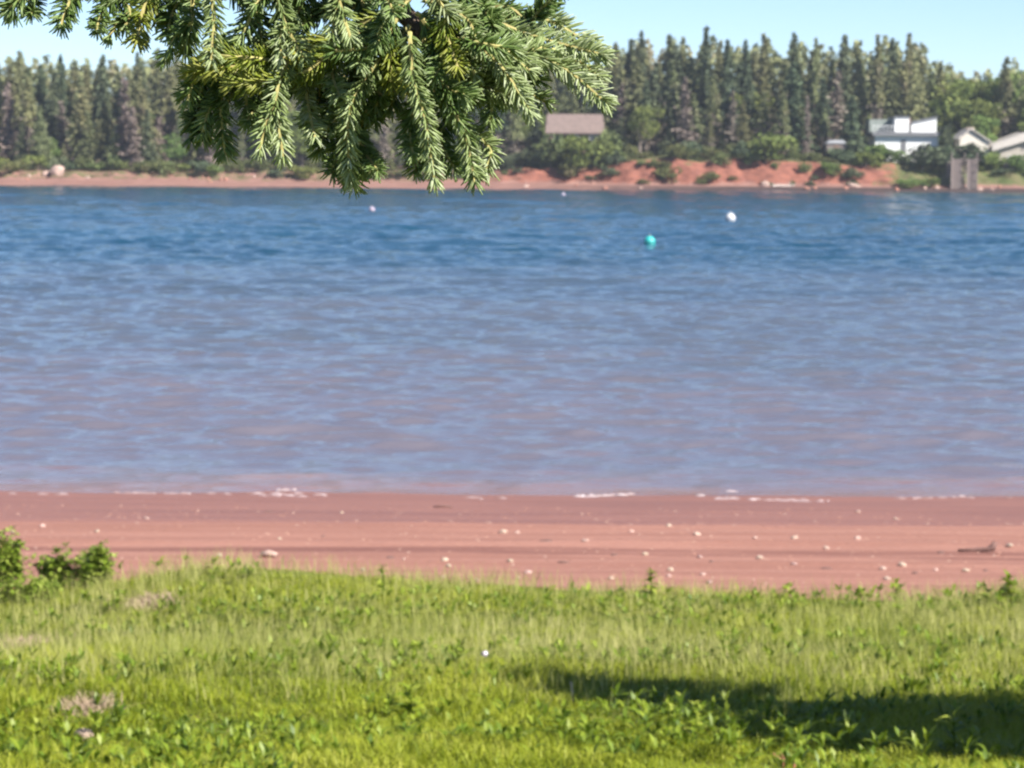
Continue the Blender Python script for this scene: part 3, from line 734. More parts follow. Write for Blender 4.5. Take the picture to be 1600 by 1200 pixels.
# ------------------------------------------------------------------ beach stones, driftwood, foam
M_SHELL = simple('white_shell_stone', (.47, .35, .285), (.36, .26, .21), 9, .75, bump=.3, objvar=.12)
M_PEB = simple('dark_pebble', (.18, .10, .085), (.13, .075, .065), 9, .8, bump=.3)
ROCKS = [rock_mesh(60+i, 2) for i in range(6)]
for q in ROCKS: q.materials.append(M_SHELL)
DARKROCKS = [rock_mesh(70+i, 2) for i in range(3)]
for q in DARKROCKS: q.materials.append(M_PEB)
STONES = [(229, 811, 9), (66, 823, 10), (152, 832, 11), (19, 832, 9), (287, 825, 7), (343, 870, 10), (241, 853, 7), (437, 843, 6), (490, 873, 7), (371, 883, 7), (567, 892, 11), (631, 875, 7), (656, 874, 6),
          (695, 877, 12), (701, 886, 10), (692, 903, 9), (689, 813, 8), (786, 833, 12), (809, 833, 9), (797, 879, 10), (825, 896, 13), (534, 802, 6), (719, 831, 6), (914, 846, 11), (1089, 836, 13),
          (1045, 823, 10), (1008, 867, 9), (1094, 872, 10), (1187, 874, 12), (1241, 842, 12), (1291, 858, 11), (1047, 892, 13), (1045, 902, 10), (1098, 899, 11), (1109, 912, 12), (1241, 883, 10), (987, 832, 9),
          (1340, 842, 10), (1379, 890, 12), (1410, 885, 13), (1509, 893, 12), (1577, 855, 15), (1386, 906, 12), (1462, 892, 9), (1341, 801, 9), (1399, 812, 8), (60, 800, 6), (1180, 842, 8), (955, 905, 9), (745, 908, 9)]
def near_place(px, py): return onf(px, py, beach_z, 30.0)
STONES = [q for i, q in enumerate(STONES) if q[2] >= 9 or i % 2]
for i, (px, py, s) in enumerate(STONES):
    p = near_place(px, py); r_ = s*.5*p.y/FPX
    o = link('stone', ROCKS[i % 6], None, (p.x, p.y, p.z + r_*.25)); o.scale = (r_*rng.uniform(.9, 1.2), r_*rng.uniform(.7, 1.1), r_*rng.uniform(.5, .75)); o.rotation_euler = (rng.uniform(-.2, .2), rng.uniform(-.2, .2), rng.uniform(0, 6.28))
    zone = 'on the dark wet sand' if py < 818 else 'just above the wet line' if py < 852 else 'on the sand near the grass edge'
    side = 'beyond the bushes' if px < 300 else 'left of the slim weed' if px < 560 else 'past the slim weed' if px < 760 else 'off the open grass' if px < 980 else 'past the leafy weed' if px < 1200 else 'left of the driftwood' if px < 1480 else 'beside the driftwood'
    tag(o, f'{"larger" if s >= 11 else "small"} whitish stone {zone} {side}', 'stone', 'pale stones scattered on the beach')
p = near_place(420, 872); m = MB(); m.tube([(-.09, 0, .03), (0, .02, .045), (.09, 0, .035)], [.03, .04, .025], 7); o = link('driftwood', m.mesh('driftwood', M_SHELL, True), None, p); o.rotation_euler = (0, 0, -.15); tag(o, 'bleached white stub of driftwood on the sand behind the grass', 'driftwood')
p = near_place(1532, 863); m = MB(); m.tube([(-.26, 0, .02), (-.1, .02, .03), (.06, 0, .035), (.14, .01, .05), (.17, 0, .12)], [.015, .02, .026, .045, .03], 7)
tag(link('driftwood', m.mesh('driftwood', M_PEB, True), None, p), 'dark knobbed driftwood stick on the dry sand', 'driftwood')
p = near_place(692, 793); m = MB(); m.tube([(-.13, 0, .01), (0, .03, .02), (.13, 0, .01)], [.012, .018, .01], 6)
tag(link('driftwood', m.mesh('driftwood', M_PEB, True), None, p), 'thin dark stick lying on the wet sand', 'driftwood')
for i, (px, py, s) in enumerate([(853, 846, 22), (505, 839, 9), (1112, 879, 10), (1291, 889, 20), (1471, 864, 18), (1430, 897, 14), (420, 800, 14), (1540, 893, 12), (610, 872, 18), (880, 880, 20), (960, 868, 14)]):
    p = near_place(px, py); r_ = s*.5*p.y/FPX
    o = link('seaweed_clump', DARKROCKS[i % 3], None, (p.x, p.y, p.z)); o.scale = (r_, r_*.8, .02); o.rotation_euler = (0, 0, i)
    tag(o, f'{"broad" if s > 15 else "little"} dark clump of dried weed {"on the wet sand" if py < 815 else "on the upper sand" if py < 870 else "by the grass edge"} {"near the slim weed" if px < 760 else "out in the open" if px < 1200 else "near the knobbed driftwood"}', 'seaweed', 'dark weed clumps on the beach')

# scattered grit of the beach
r = np.random.default_rng(15); n = 2600
X = r.uniform(-9, 9, n); Yg = r.uniform(23.5, 36, n); s = 0.006 + 0.016*r.uniform(0, 1, n)**3
P = np.stack([X, Yg, beach_z(X, Yg) + s*.2], -1)
oct_ = np.array([(1, 0, 0), (0, 1, 0), (-1, 0, 0), (0, -1, 0), (0, 0, .7), (0, 0, -.7)]); of = np.array([(0, 1, 4), (1, 2, 4), (2, 3, 4), (3, 0, 4)])
V = (P[:, None] + oct_[None]*s[:, None, None]*r.uniform(.7, 1.3, (n, 6, 1))).reshape(-1, 3); F = (of[None] + 6*np.arange(n)[:, None, None]).reshape(-1, 3)
M_GRIT = attr_mat('beach_grit', [(.2, .1, .08), (.38, .2, .15), (.42, .23, .17), (.52, .36, .29)], .9, .2, 0)
link('pebbles', mesh_np('pebbles', V, F, (M_GRIT,), np.repeat(r.uniform(0, 1, n), 6)), kind='stuff')['label'] = 'fine pebbles and grit strewn on the red sand'

# thin lines of foam where the wavelets break
M_FOAM = attr_mat('foam', [(.20, .12, .11), (.34, .25, .25), (.60, .54, .55)], .7, .3, 0)
r = np.random.default_rng(16); V, F, TN = [], [], []
for pxa, pxb, py, spread, dens, tone in ((890, 1110, 774, .12, 50, .62), (1100, 1300, 782, .18, 34, .42), (150, 480, 772, .16, 12, .35), (380, 560, 778, .18, 18, .35), (640, 810, 781, .16, 16, .35), (1115, 1145, 767, .05, 60, .7), (1380, 1620, 777, .2, 12, .3), (-40, 140, 776, .16, 9, .3), (430, 470, 766, .08, 30, .6)):
    p0, p1 = onz(pxa, py, .03), onz(pxb, py, .03); L = p1.x - p0.x
    for i in range(int(L*dens)):
        f = r.uniform(); x = p0.x + L*f; den = .5 + .9*float(fbm(x*1.3, py*.1, 74, 3)); 
        if r.uniform() > den*math.sin(math.pi*f)**.5: continue
        y = p0.y + (p1.y-p0.y)*f + .35*float(fbm(x*.55, py*.1, 75, 3)) + r.normal(0, spread*.5)
        w_ = r.uniform(.03, .14); d_ = w_*r.uniform(.25, .6); z_ = max(.025, float(beach_z(x, y)) + .012); o = len(V); q = r.uniform(0, 6.28)
        V.append((x, y, z_+.016)); tv = float(np.clip(tone + r.normal(0, .15), 0, 1)); TN += [tv]*7
        for k in range(6): a_ = q + k*1.047; rr_ = r.uniform(.7, 1.2); V.append((x + w_*rr_*math.cos(a_), y + d_*rr_*math.sin(a_), z_ - .01)); F.append((o, o+1+k, o+1+(k+1) % 6))
link('foam', mesh_np('foam', V, F, (M_FOAM,), TN, smooth=True), kind='stuff')['label'] = 'thin broken lines of foam along the waterline'

# ------------------------------------------------------------------ grass
def blades(P, h, wd, r, bend=.5, seg=3):
    """curved tapering blades rooted at P"""
    n = len(P); az = r.uniform(0, 2*math.pi, n); fa = az + r.normal(math.pi/2, .5, n)
    d = np.stack([np.cos(az), np.sin(az), 0*az], -1); sd_ = np.stack([np.cos(fa), np.sin(fa), 0*fa], -1)
    b = bend*r.uniform(.15, 1.2, n); V = np.zeros((n, 2*seg+1, 3))
    for i in range(seg+1):
        f = i/seg; c = P + d*(h*b*f**1.8)[:, None] + np.array([0, 0, 1])*(h*(f - .32*b*f*f))[:, None]
        if i == seg: V[:, 2*seg] = c
        else:
            w_ = (wd*(.75 + .5*f - 1.0*f*f))[:, None]*.5; V[:, 2*i] = c - sd_*w_; V[:, 2*i+1] = c + sd_*w_
    T = []
    for i in range(seg-1): a = 2*i; T += [(a, a+1, a+3), (a, a+3, a+2)]
    a = 2*(seg-1); T.append((a, a+1, a+2))
    F = (np.array(T)[None] + (2*seg+1)*np.arange(n)[:, None, None]).reshape(-1, 3)
    return V.reshape(-1, 3), F
def scatter(n, r, d0, d1, pw=1.0):
    y = d0 + (d1-d0)*r.uniform(0, 1, n)**pw; x = r.uniform(-1, 1, n)*(y*.205 + 2.6); return x, y
def field(x, y, sc, seed): return np.clip(.5 + .62*fbm(x*sc, y*sc, seed, 3), 0, 1)
def bare(x, y):
    """patches where the turf is thin"""
    out = np.zeros_like(x)
    for px, py, rx, ry in BARE: 
        q = onf(px, py, meadow_z, 18.0); out = np.maximum(out, np.clip(1.5 - ((x-q.x)/rx)**2 - ((y-q.y)/ry)**2, 0, 1))
    return out
BARE = [(130, 1115, .16, .35), (40, 1012, .22, .30), (235, 945, .25, .35)]
M_GRASS = attr_mat('lush_grass', [(0.08, 0.13, 0.006), (0.21, 0.26, 0.013), (0.325, 0.365, 0.030), (0.42, 0.43, 0.070)], .55, .3, .42)
M_PALEGR = attr_mat('pale_seeding_grass', [(0.22, 0.255, 0.060), (0.325, 0.345, 0.095), (0.41, 0.405, 0.14), (0.48, 0.45, 0.20)], .7, .2, .35)
r = np.random.default_rng(31)
n = 215000; x, y = scatter(n, r, 11.6, 24.6, .95); ok = (y < meadow_edge(x) + .25) & (r.uniform(0, 1, n) > bare(x, y)*.97)
x, y = x[ok], y[ok]; P = np.stack([x, y, meadow_z(x, y) - .01], -1); cl = field(x, y, 2.6, 41); far_ = np.clip((y-17.5)/4, 0, 1)
h = (.04 + .17*cl*r.uniform(.5, 1.1, len(x)) * (.55 + .6*field(x, y, 6.0, 48)))*(1 - .35*far_); wd = r.uniform(.006, .013, len(x))
V, F = blades(P, h, wd, r, 1.15); tn = np.clip(.02 + .34*cl + .34*field(x, y, 4.5, 47) + .25*field(x, y, .9, 42) + r.normal(0, .16, len(x)), 0, 1)
g = link('grass', mesh_np('grass', V, F, (M_GRASS,), np.repeat(tn, 7)), kind='stuff'); g['label'] = 'lush green meadow grass sloping down to the beach'
n = 78000; x, y = scatter(n, r, 15.5, 24.6, .8); dn = field(x, y, 1.1, 43)*np.clip((y-15.5)/3.5, 0, 1)
ok = (y < meadow_edge(x) + .2) & (r.uniform(0, 1, n) < .25 + dn) & (r.uniform(0, 1, n) > bare(x, y)*.8); x, y = x[ok], y[ok]
P = np.stack([x, y, meadow_z(x, y) - .01], -1); h = r.uniform(.10, .27, len(x)); V, F = blades(P, h, r.uniform(.003, .0065, len(x)), r, .45)
tn = np.clip(field(x, y, 1.4, 44)*.6 + .25 + r.normal(0, .18, len(x)), 0, 1)
g = link('grass', mesh_np('seeding_grass', V, F, (M_PALEGR,), np.repeat(tn, 7)), kind='stuff'); g['label'] = 'pale feathery seeding grass on the upper meadow'
# broad leaved weeds of the near meadow
M_WEED = attr_mat('broad_weed_leaves', [(0.08, 0.14, 0.009), (0.175, 0.245, 0.016), (0.27, 0.33, 0.032), (0.39, 0.43, 0.09)], .5, .4, .35)
def leaf_tufts(C, per, L, W, r, rise=(.2, 1.2)):
    n = len(C)*per; c = np.repeat(C, per, 0); az = r.uniform(0, 6.283, n); el = r.uniform(*rise, n); l_ = L*r.uniform(.5, 1.2, n); w_ = W*r.uniform(.6, 1.2, n)
    d = np.stack([np.cos(az)*np.cos(el), np.sin(az)*np.cos(el), np.sin(el)], -1); s_ = np.stack([-np.sin(az), np.cos(az), 0*az], -1); dr = np.array([0, 0, -1.0])
    p0 = c; p1 = c + d*(l_*.45)[:, None]; p2 = c + d*l_[:, None] + dr*(l_*.28)[:, None]
    V = np.stack([p0, p1 - s_*w_[:, None]*.5, p1 + dr*(w_*.12)[:, None], p1 + s_*w_[:, None]*.5, p2], 1).reshape(-1, 3)
    F = (np.array([(0, 1, 2), (0, 2, 3), (1, 4, 2), (2, 4, 3)])[None] + 5*np.arange(n)[:, None, None]).reshape(-1, 3); return V, F, n
x, y = scatter(5400, r, 11.4, 23.5, 1.15); cl = field(x, y, 1.7, 45); ok = (cl > .48) & (y < meadow_edge(x)) & (r.uniform(0, 1, len(x)) > bare(x, y)); x, y, cl = x[ok], y[ok], cl[ok]
C = np.stack([x, y, meadow_z(x, y) + r.uniform(.03, .14, len(x))], -1); V, F, n = leaf_tufts(C, 7, .120, .027, r, (.35, 1.3))
tn = np.clip(np.repeat(.12 + .42*r.uniform(0, 1, len(x)), 7) + r.normal(0, .15, n), 0, 1)
g = link('undergrowth', mesh_np('undergrowth', V, F, (M_WEED,), np.repeat(tn, 5)), kind='stuff'); g['label'] = 'broad leaved weeds and clover among the near grass'

# dry litter on the bare patches
M_STRAW = attr_mat('dry_straw', [(.30, .22, .15), (.42, .31, .22), (.50, .39, .28)], .8, .2, .2)
for (px, py, rx, ry), lab in zip(BARE, ('greyish patch of dead stalks and bare earth low in the meadow', 'grey dry patch of dead grass at the meadow side', 'tan patch of dry grass behind the leafy bush')):
    q = onf(px, py, meadow_z, 18.0); n = 500; x = q.x + rx*r.normal(0, .55, n); y = q.y + ry*r.normal(0, .55, n)
    P = np.stack([x, y, meadow_z(x, y)], -1); V, F = blades(P, r.uniform(.04, .13, n), r.uniform(.005, .011, n), r, 1.6)
    g = link('dry_grass', mesh_np('dry_grass', V, F, (M_STRAW,), np.repeat(r.uniform(0, 1, n), 7)), kind='stuff'); g['label'] = lab
p = onf(130, 1163, meadow_z, 16.0); o = link('stone', ROCKS[2], None, (p.x, p.y, p.z + .05)); o.scale = (.06, .05, .04); tag(o, 'white stone nestled in the lush grass', 'stone')
p = onf(893, 1098, meadow_z, 16.0); m = MB(); m.tube([(0, 0, -.03), (.004, 0, .06), (-.004, 0, .13)], [.008, .007, .006], 7); tag(link('stake', m.mesh('stake', M_SILVER), None, p), 'short pale stake in the grass beside the shadow tip', 'stake')
p = onf(1232, 1205, meadow_z, 15.0); M_RST = simple('reddish_stalk', (.34, .15, .09), (.26, .11, .07), 9, .8)
e = empty('dry_stalk', p, 'reddish dry broken stalk standing in the tree shadow', 'plant')
for q in (-.03, .025):
    m = MB(); m.tube([(q, 0, -.02), (q+.005, 0, .06), (q*1.3, 0, .10)], [.009, .008, .006], 7); link('stem', m.mesh('stem', M_RST), e)
m = MB(); m.tube([(-.03, 0, .05), (-.08, 0, .09)], [.007, .004], 5); link('twig', m.mesh('twig', M_RST), e)
p = onf(755, 1052, meadow_z, 18.0); e = empty('clover_flower', p, 'single pinkish white clover flower head in the pale grass', 'flower')
m = MB(); m.tube([(0, 0, 0), (.01, 0, .12)], [.004, .003], 5); link('stem', m.mesh('stem', M_SHRUB), e)
me = rock_mesh(91, 2, .6); me.materials.append(M_BP); o = link('flower_head', me, e, (.01, 0, .135)); o.scale = (.026, .026, .024)

# distinct weeds along the edge of the meadow
def leaf_mesh(L, W, mat, tint):
    V = [(0, 0, 0), (L*.25, -W*.4, .01), (L*.25, 0, 0), (L*.25, W*.4, .01), (L*.6, -W*.45, -.01), (L*.6, 0, -.02), (L*.6, W*.45, -.01), (L, 0, -.06)]
    F = [(0, 1, 2), (0, 2, 3), (1, 4, 5), (1, 5, 2), (2, 5, 6), (2, 6, 3), (4, 7, 5), (5, 7, 6)]
    return mesh_np('leaf', V, F, (mat,), [tint]*8)
LEAVES = [leaf_mesh(.10, .05, M_WEED, q) for q in (.1, .3, .45, .6, .8)]
def weed(px, py, h, n, label, ls=1.0, cat='weed'):
    p = onf(px, py, meadow_z, 22.0); e = empty('weed_plant', p, label, cat)
    m = MB(); m.tube([(0, 0, -.02), (.01, .005, h*.5), (.0, 0, h)], [.006, .005, .003], 6); link('stem', m.mesh('stem', M_WEED), e)
    for i in range(n):
        f = (i + .8)/n; o = link('leaf', LEAVES[rng.integers(5)], e, (0, 0, h*f)); s = ls*(1.25 - .55*f)*rng.uniform(.8, 1.2)
        o.scale = (s, s, s); o.rotation_euler = (rng.normal(0, .2), rng.uniform(-.9, .1) - .5*f, i*2.4 + rng.normal(0, .3))
weed(597, 948, .36, 26, 'slim upright weed poking above the grass edge', .85)
weed(1016, 940, .28, 34, 'dense leafy weed standing out against the red sand', .95)
weed(1400, 938, .18, 20, 'low leafy weed at the grass edge towards the driftwood', .9)
weed(1575, 950, .26, 44, 'bushy light green weed clump at the meadow corner', 1.3)
weed(1540, 958, .16, 24, 'smaller weed tucked against the bushy light green clump', 1.1)
weed(1488, 1196, .26, 14, 'pale broad leaved weed lit in front of the tree shadow', 1.0)
weed(1085, 1160, .22, 30, 'lush sunlit weed rising out of the tree shadow', .8)
weed(1050, 1172, .24, 30, 'leafy weed at the sunny side of the lush weed', .75)
weed(640, 1130, .2, 18, 'yellowish leafy weed in the open meadow', 1.1)
weed(880, 1165, .22, 20, 'arching leaved weed in front of the pale stake', .85)

# leafy bushes at the meadow's edge
def bush(px, py, W, Hh, n, label, seed):
    r = np.random.default_rng(seed); p = onf(px, py, meadow_z, 21.0); e = empty('leafy_bush', p, label, 'bush')
    m = MB(); tips = []
    for i in range(16):
        a = r.uniform(0, 6.28); q = r.uniform(.2, 1)**.6; tip = (W*.5*q*math.cos(a), W*.4*q*math.sin(a), Hh*(1 - .45*q*q)*r.uniform(.8, 1.0)); tips.append(tip)
        m.tube([(0, 0, -.03), (tip[0]*.4, tip[1]*.4, tip[2]*.6), tip], [.012, .008, .004], 5)
    link('stems', m.mesh('stems', M_RST), e)
    C = []
    for tp in tips:
        k = n//16; f = r.uniform(.0, 1.04, k)[:, None]**.8; base_ = np.array([tp[0]*.75, tp[1]*.75, .03]); C.append(base_*(1-f) + np.array(tp)*f + r.normal(0, W*.07, (k, 3)))
    C = np.concatenate(C); C[:, 2] = np.abs(C[:, 2]); V, F, k = leaf_tufts(C, 4, .070, .042, r, (-.3, 1.0))
    o = link('leaves', mesh_np('leaves', V, F, (M_BUSH,), np.repeat(np.clip(np.repeat(r.uniform(.1, .8, len(C)), 4) + r.normal(0, .15, k), 0, 1), 5)), e, kind='stuff')
M_BUSH = attr_mat('bush_leaves', [(0.09, 0.145, 0.012), (0.18, 0.255, 0.026), (0.29, 0.36, 0.055), (0.40, 0.46, 0.13)], .45, .4, .3)
bush(124, 918, .66, .42, 1000, 'rounded leafy green bush at the grass edge', 51)
bush(-12, 908, .60, .62, 900, 'taller leafy bush cut by the picture edge', 52)
bush(42, 940, .50, .22, 420, 'low leafy bush in front of the two taller bushes', 53)

# ------------------------------------------------------------------ spruce with the hanging bough
M_NEED = [attr_mat('spruce_needles_fresh', [(0.11, 0.165, 0.045), (0.215, 0.28, 0.09), (0.33, 0.40, 0.18), (0.47, 0.52, 0.33)], .42, .5, .22),
          attr_mat('spruce_needles_old', [(0.045, 0.090, 0.020), (0.105, 0.175, 0.038), (0.19, 0.27, 0.08), (0.30, 0.37, 0.17)], .42, .5, .2),
          attr_mat('spruce_needles_yellow', [(0.10, 0.15, 0.014), (0.19, 0.24, 0.024), (0.28, 0.31, 0.05), (0.38, 0.38, 0.10)], .42, .5, .25)]
M_TWIG = simple('yellowish_twig', (0.40, 0.37, 0.14), (0.31, 0.26, 0.10), 60, .7)
M_LIMB = simple('spruce_bark', (0.13, 0.095, 0.07), (0.08, 0.06, 0.045), 30, .9, bump=.5)
tx, ty = -1.75, 2.9; tz = float(meadow_z(tx, ty))
spruce = empty('spruce_tree', (tx, ty, tz), 'spruce whose needled bough hangs into view over the water', 'tree')
O = Vector((tx, ty, tz))
def L3(px, py, d): return at(px, py, d) - O
r = np.random.default_rng(77)
m = MB(); m.tube([(0, 0, -.3), (.02, 0, 2), (0, .03, 5), (.02, 0, 8.4)], [.17, .14, .08, .02], 12); link('trunk', m.mesh('trunk', M_LIMB, True), spruce)
# limb: leaves the trunk above the picture and droops into it
D0 = 2.42
limb = [Vector((0.05, -.02, 2.35)), Vector((.55, -.2, 2.42)), L3(250, -170, D0+.05), L3(430, -110, D0+.02), L3(560, -50, D0), L3(640, 30, D0), L3(690, 100, D0)]
m = MB(); m.tube(limb, [.030, .026, .020, .016, .012, .009, .006], 8); link('limb', m.mesh('limb', M_LIMB, True), spruce)

for pa in ([(640,-10),(590,40),(520,85),(440,112)], [(600,-45),(480,-35),(340,-30),(180,-28)], [(670,70),(740,70),(810,85)], [(690,100),(668,150),(672,190)], [(585,45),(552,110),(545,170)]):
    m = MB(); q = [L3(px, py, D0 + .02) for px, py in pa]; m.tube(q, [.0065 - .004*i/(len(q)-1) for i in range(len(q))], 6); link('branchlet', m.mesh('branchlet', M_LIMB, True), spruce)
def spline(pts, n):
    pts = [Vector(p) for p in pts]; out = []
    for i in range(n+1):
        f = i/n*(len(pts)-1); k = min(int(f), len(pts)-2); q = f-k
        p0 = pts[max(k-1, 0)]; p1 = pts[k]; p2 = pts[k+1]; p3 = pts[min(k+2, len(pts)-1)]
        out.append(.5*((2*p1) + (p2-p0)*q + (2*p0-5*p1+4*p2-p3)*q*q + (3*p1-p0-3*p2+p3)*q**3))
    return out
def twig(pts, kind, nl=.019, dens=2300, rad=.0021, nm='twig', comb=0.0):
    L = sum((Vector(pts[i+1])-Vector(pts[i])).length for i in range(len(pts)-1)); k = max(5, int(L/.008))
    S = spline(pts, k); m = MB(); m.tube(S, [rad*(1.15-.5*i/k) for i in range(k+1)], 5); o = link(nm, m.mesh(nm, M_TWIG), spruce)
    n = max(12, int(dens*L)); f = np.sort(r.uniform(0.03, 1.0, n)); f[-14:] = r.uniform(.93, 1.0, min(14, n))[:len(f[-14:])]
    SA = np.array([tuple(p) for p in S]); idx = np.clip(f*k, 0, k-1e-4); i0 = idx.astype(int); q = (idx-i0)[:, None]
    C = SA[i0]*(1-q) + SA[i0+1]*q; T = SA[i0+1]-SA[i0]; T /= np.linalg.norm(T, axis=1)[:, None]
    ref = np.tile(np.array([0.13, -.9, .4]), (n, 1)); A = np.cross(T, ref); A /= np.linalg.norm(A, axis=1)[:, None]; B = np.cross(T, A)
    ph = r.uniform(0, 2*math.pi, n) + f*0
    if comb: ph = np.where(r.uniform(0, 1, n) < comb, np.where(r.uniform(0, 1, n) < .5, 0, math.pi) + r.normal(0, .45, n), ph)
    tilt = np.radians(r.normal(56, 9, n)) * (1 - .55*np.clip((f-.9)/.1, 0, 1))
    R = A*np.cos(ph)[:, None] + B*np.sin(ph)[:, None]; Dn = T*np.cos(tilt)[:, None] + R*np.sin(tilt)[:, None]
    ln = nl*r.uniform(.75, 1.15, n)*(1 - .25*np.clip((f-.85)/.15, 0, 1))
    S1 = np.cross(Dn, r.normal(size=(n, 3))); S1 /= np.linalg.norm(S1, axis=1)[:, None]; S2 = np.cross(Dn, S1); rr = .00105
    V = []; curve = T*0.18
    for h_, w_ in ((0, .75), (.55, 1.0), (.96, .55)):
        c = C + Dn*(ln*h_)[:, None] + curve*(ln*h_*h_)[:, None]
        for a in (0, 2.094, 4.189): V.append(c + (S1*math.cos(a) + S2*math.sin(a))*rr*w_)
    V.append(C + Dn*ln[:, None] + curve*ln[:, None])
    V = np.stack(V, 1).reshape(-1, 3)
    T_ = []
    for lv in (0, 3):
        for a in range(3): b = (a+1) % 3; T_ += [(lv+a, lv+b, lv+3+b), (lv+a, lv+3+b, lv+3+a)]
    T_ += [(6, 7, 9), (7, 8, 9), (8, 6, 9)]
    F = (np.array(T_)[None] + 10*np.arange(n)[:, None, None]).reshape(-1, 3)
    tn = np.clip(.44 + r.normal(0, .09) + .5*(f-.5) + r.normal(0, .2, n), 0, 1)
    me = mesh_np('needles', V, F, (M_NEED[kind],), np.repeat(tn, 10), smooth=True); link('needles', me, o, kind='stuff')
    return S

def jit(): return r.normal(0, .012)
# px paths; dz is depth offset in metres (negative = nearer); kind 0 fresh, 1 old, 2 yellow
TW = [
 # bough to the upper left
 ([(560,-40),(450,-25),(330,-20),(200,-12),(60,-22)],-.02,1), ([(330,-22),(334,30),(330,95)],-.05,0), ([(430,-25),(445,35),(475,92)],-.04,0), ([(240,-15),(222,20),(214,66)],.03,2),
 ([(520,-40),(535,20),(548,60)],-.06,0), ([(400,-25),(390,30),(365,75)],0,1), ([(290,-20),(270,20),(262,50)],.05,1), ([(180,-12),(160,20),(150,48)],.06,1), ([(120,-18),(105,12),(95,40)],.05,1),
 ([(60,-22),(30,-2),(12,18)],.05,1), ([(220,-30),(160,-25),(80,-40)],.08,1), ([(150,-20),(200,10),(196,40)],.1,1), ([(30,-30),(50,5),(48,22)],.09,1),([(480,-30),(470,10),(430,60)],.02,1),
 ([(300,-25),(300,30),(288,80)],.02,1), ([(360,-20),(400,20),(410,70)],.03,1), ([(255,-20),(245,20),(285,60)],.06,1),
 # middle left tier
 ([(600,20),(520,60),(430,95),(350,105),(295,112)],.0,2), ([(560,50),(480,110),(420,125),(360,130)],-.03,2), ([(430,95),(380,90),(330,85)],-.04,2), ([(330,108),(305,120),(293,158)],.0,1),
 ([(350,105),(345,170),(352,242)],.02,1), ([(320,110),(310,170),(318,215)],.05,1), ([(400,100),(385,150),(390,190)],.04,1), ([(450,95),(432,150),(442,245)],-.05,0), ([(520,65),(480,130),(492,215)],-.02,0),
 ([(470,90),(420,150),(408,195)],.03,1), ([(540,60),(520,110),(530,150)],-.03,1), ([(580,40),(520,90),(455,140)],.03,1), ([(620,30),(590,70),(520,80)],-.06,1), ([(380,100),(330,140),(300,190)],.06,1),
 # centre, hanging
 ([(640,40),(580,110),(545,180),(548,285)],-.02,0), ([(548,190),(530,235),(520,270)],.02,1), ([(550,200),(572,240),(590,268)],-.02,1), ([(545,250),(548,270),(552,285)],.03,1), ([(590,100),(555,150),(512,200)],.0,1),
 ([(640,50),(645,120),(665,190),(680,290)],-.08,0), ([(655,150),(640,200),(645,240)],-.02,1), ([(668,200),(655,240),(648,268)],.02,1), ([(665,130),(720,190),(733,240),(742,285)],-.04,0), ([(700,170),(690,220),(710,262)],.02,1),
 ([(722,200),(765,230),(758,270)],.01,0), ([(610,60),(620,120),(610,170)],.04,1), ([(560,30),(580,80),(570,130)],.05,1), ([(620,30),(575,60),(560,100)],-.05,1), ([(600,40),(625,90),(640,140)],-.05,2),
 ([(680,100),(640,110),(600,130)],.0,1), ([(690,110),(670,150),(640,180)],.04,1), ([(540,120),(520,170),(500,235)],.06,1), ([(570,150),(560,210),(535,240)],.05,1), ([(480,100),(500,150),(480,190)],.06,1),
 # right side
 ([(650,20),(720,60),(780,100),(830,178)],-.05,0), ([(660,60),(720,120),(770,140),(810,150)],-.02,0), ([(680,60),(780,80),(870,100),(948,162)],-.03,0), ([(660,0),(740,20),(830,55),(943,86)],.0,0), ([(760,30),(850,30),(930,75)],.06,0),
 ([(820,50),(840,20),(868,-8)],.02,1), ([(850,30),(862,5),(880,-15)],.06,1), ([(720,60),(760,70),(800,75)],-.06,1), ([(700,80),(740,110),(740,160)],.01,1), ([(760,100),(770,140),(765,190)],.03,1), ([(700,20),(700,60),(715,105)],-.07,2),
 ([(640,-30),(700,-20),(750,10),(770,40)],.0,1), ([(620,-40),(690,-30),(770,-35)],.06,1), ([(690,10),(730,30),(745,70)],-.05,0), ([(720,110),(700,150),(715,190)],.03,1), ([(800,85),(810,110),(840,125)],.02,1), ([(780,100),(800,130),(855,160)],.05,1),
 ([(740,70),(780,110),(790,160)],.06,1), ([(660,30),(690,80),(680,120)],-.06,1), ([(650,80),(690,130),(730,150)],-.05,1), ([(640,0),(600,30),(590,70)],-.05,1), ([(580,-40),(600,-10),(615,20)],-.07,1), ([(690,-40),(680,-10),(700,20)],-.04,0),
 ([(700,60),(760,50),(840,62)],.04,1), ([(740,20),(790,10),(820,30)],.06,1), ([(860,100),(900,95),(935,120)],.03,0), ([(650,100),(600,150),(585,190)],.06,1), ([(540,80),(560,120),(600,150)],.02,1), ([(450,60),(500,70),(560,70)],.05,1), ([(400,70),(440,90),(500,100)],.06,1),
 ([(560,0),(500,20),(470,40)],.05,1), ([(610,-20),(560,10),(500,10)],.06,1), ([(640,60),(700,70),(750,90)],.07,1), ([(560,-20),(570,20),(590,60)],.03,1), ([(330,60),(360,80),(420,100)],.06,1), ([(300,90),(330,110),(380,120)],.05,1),
]
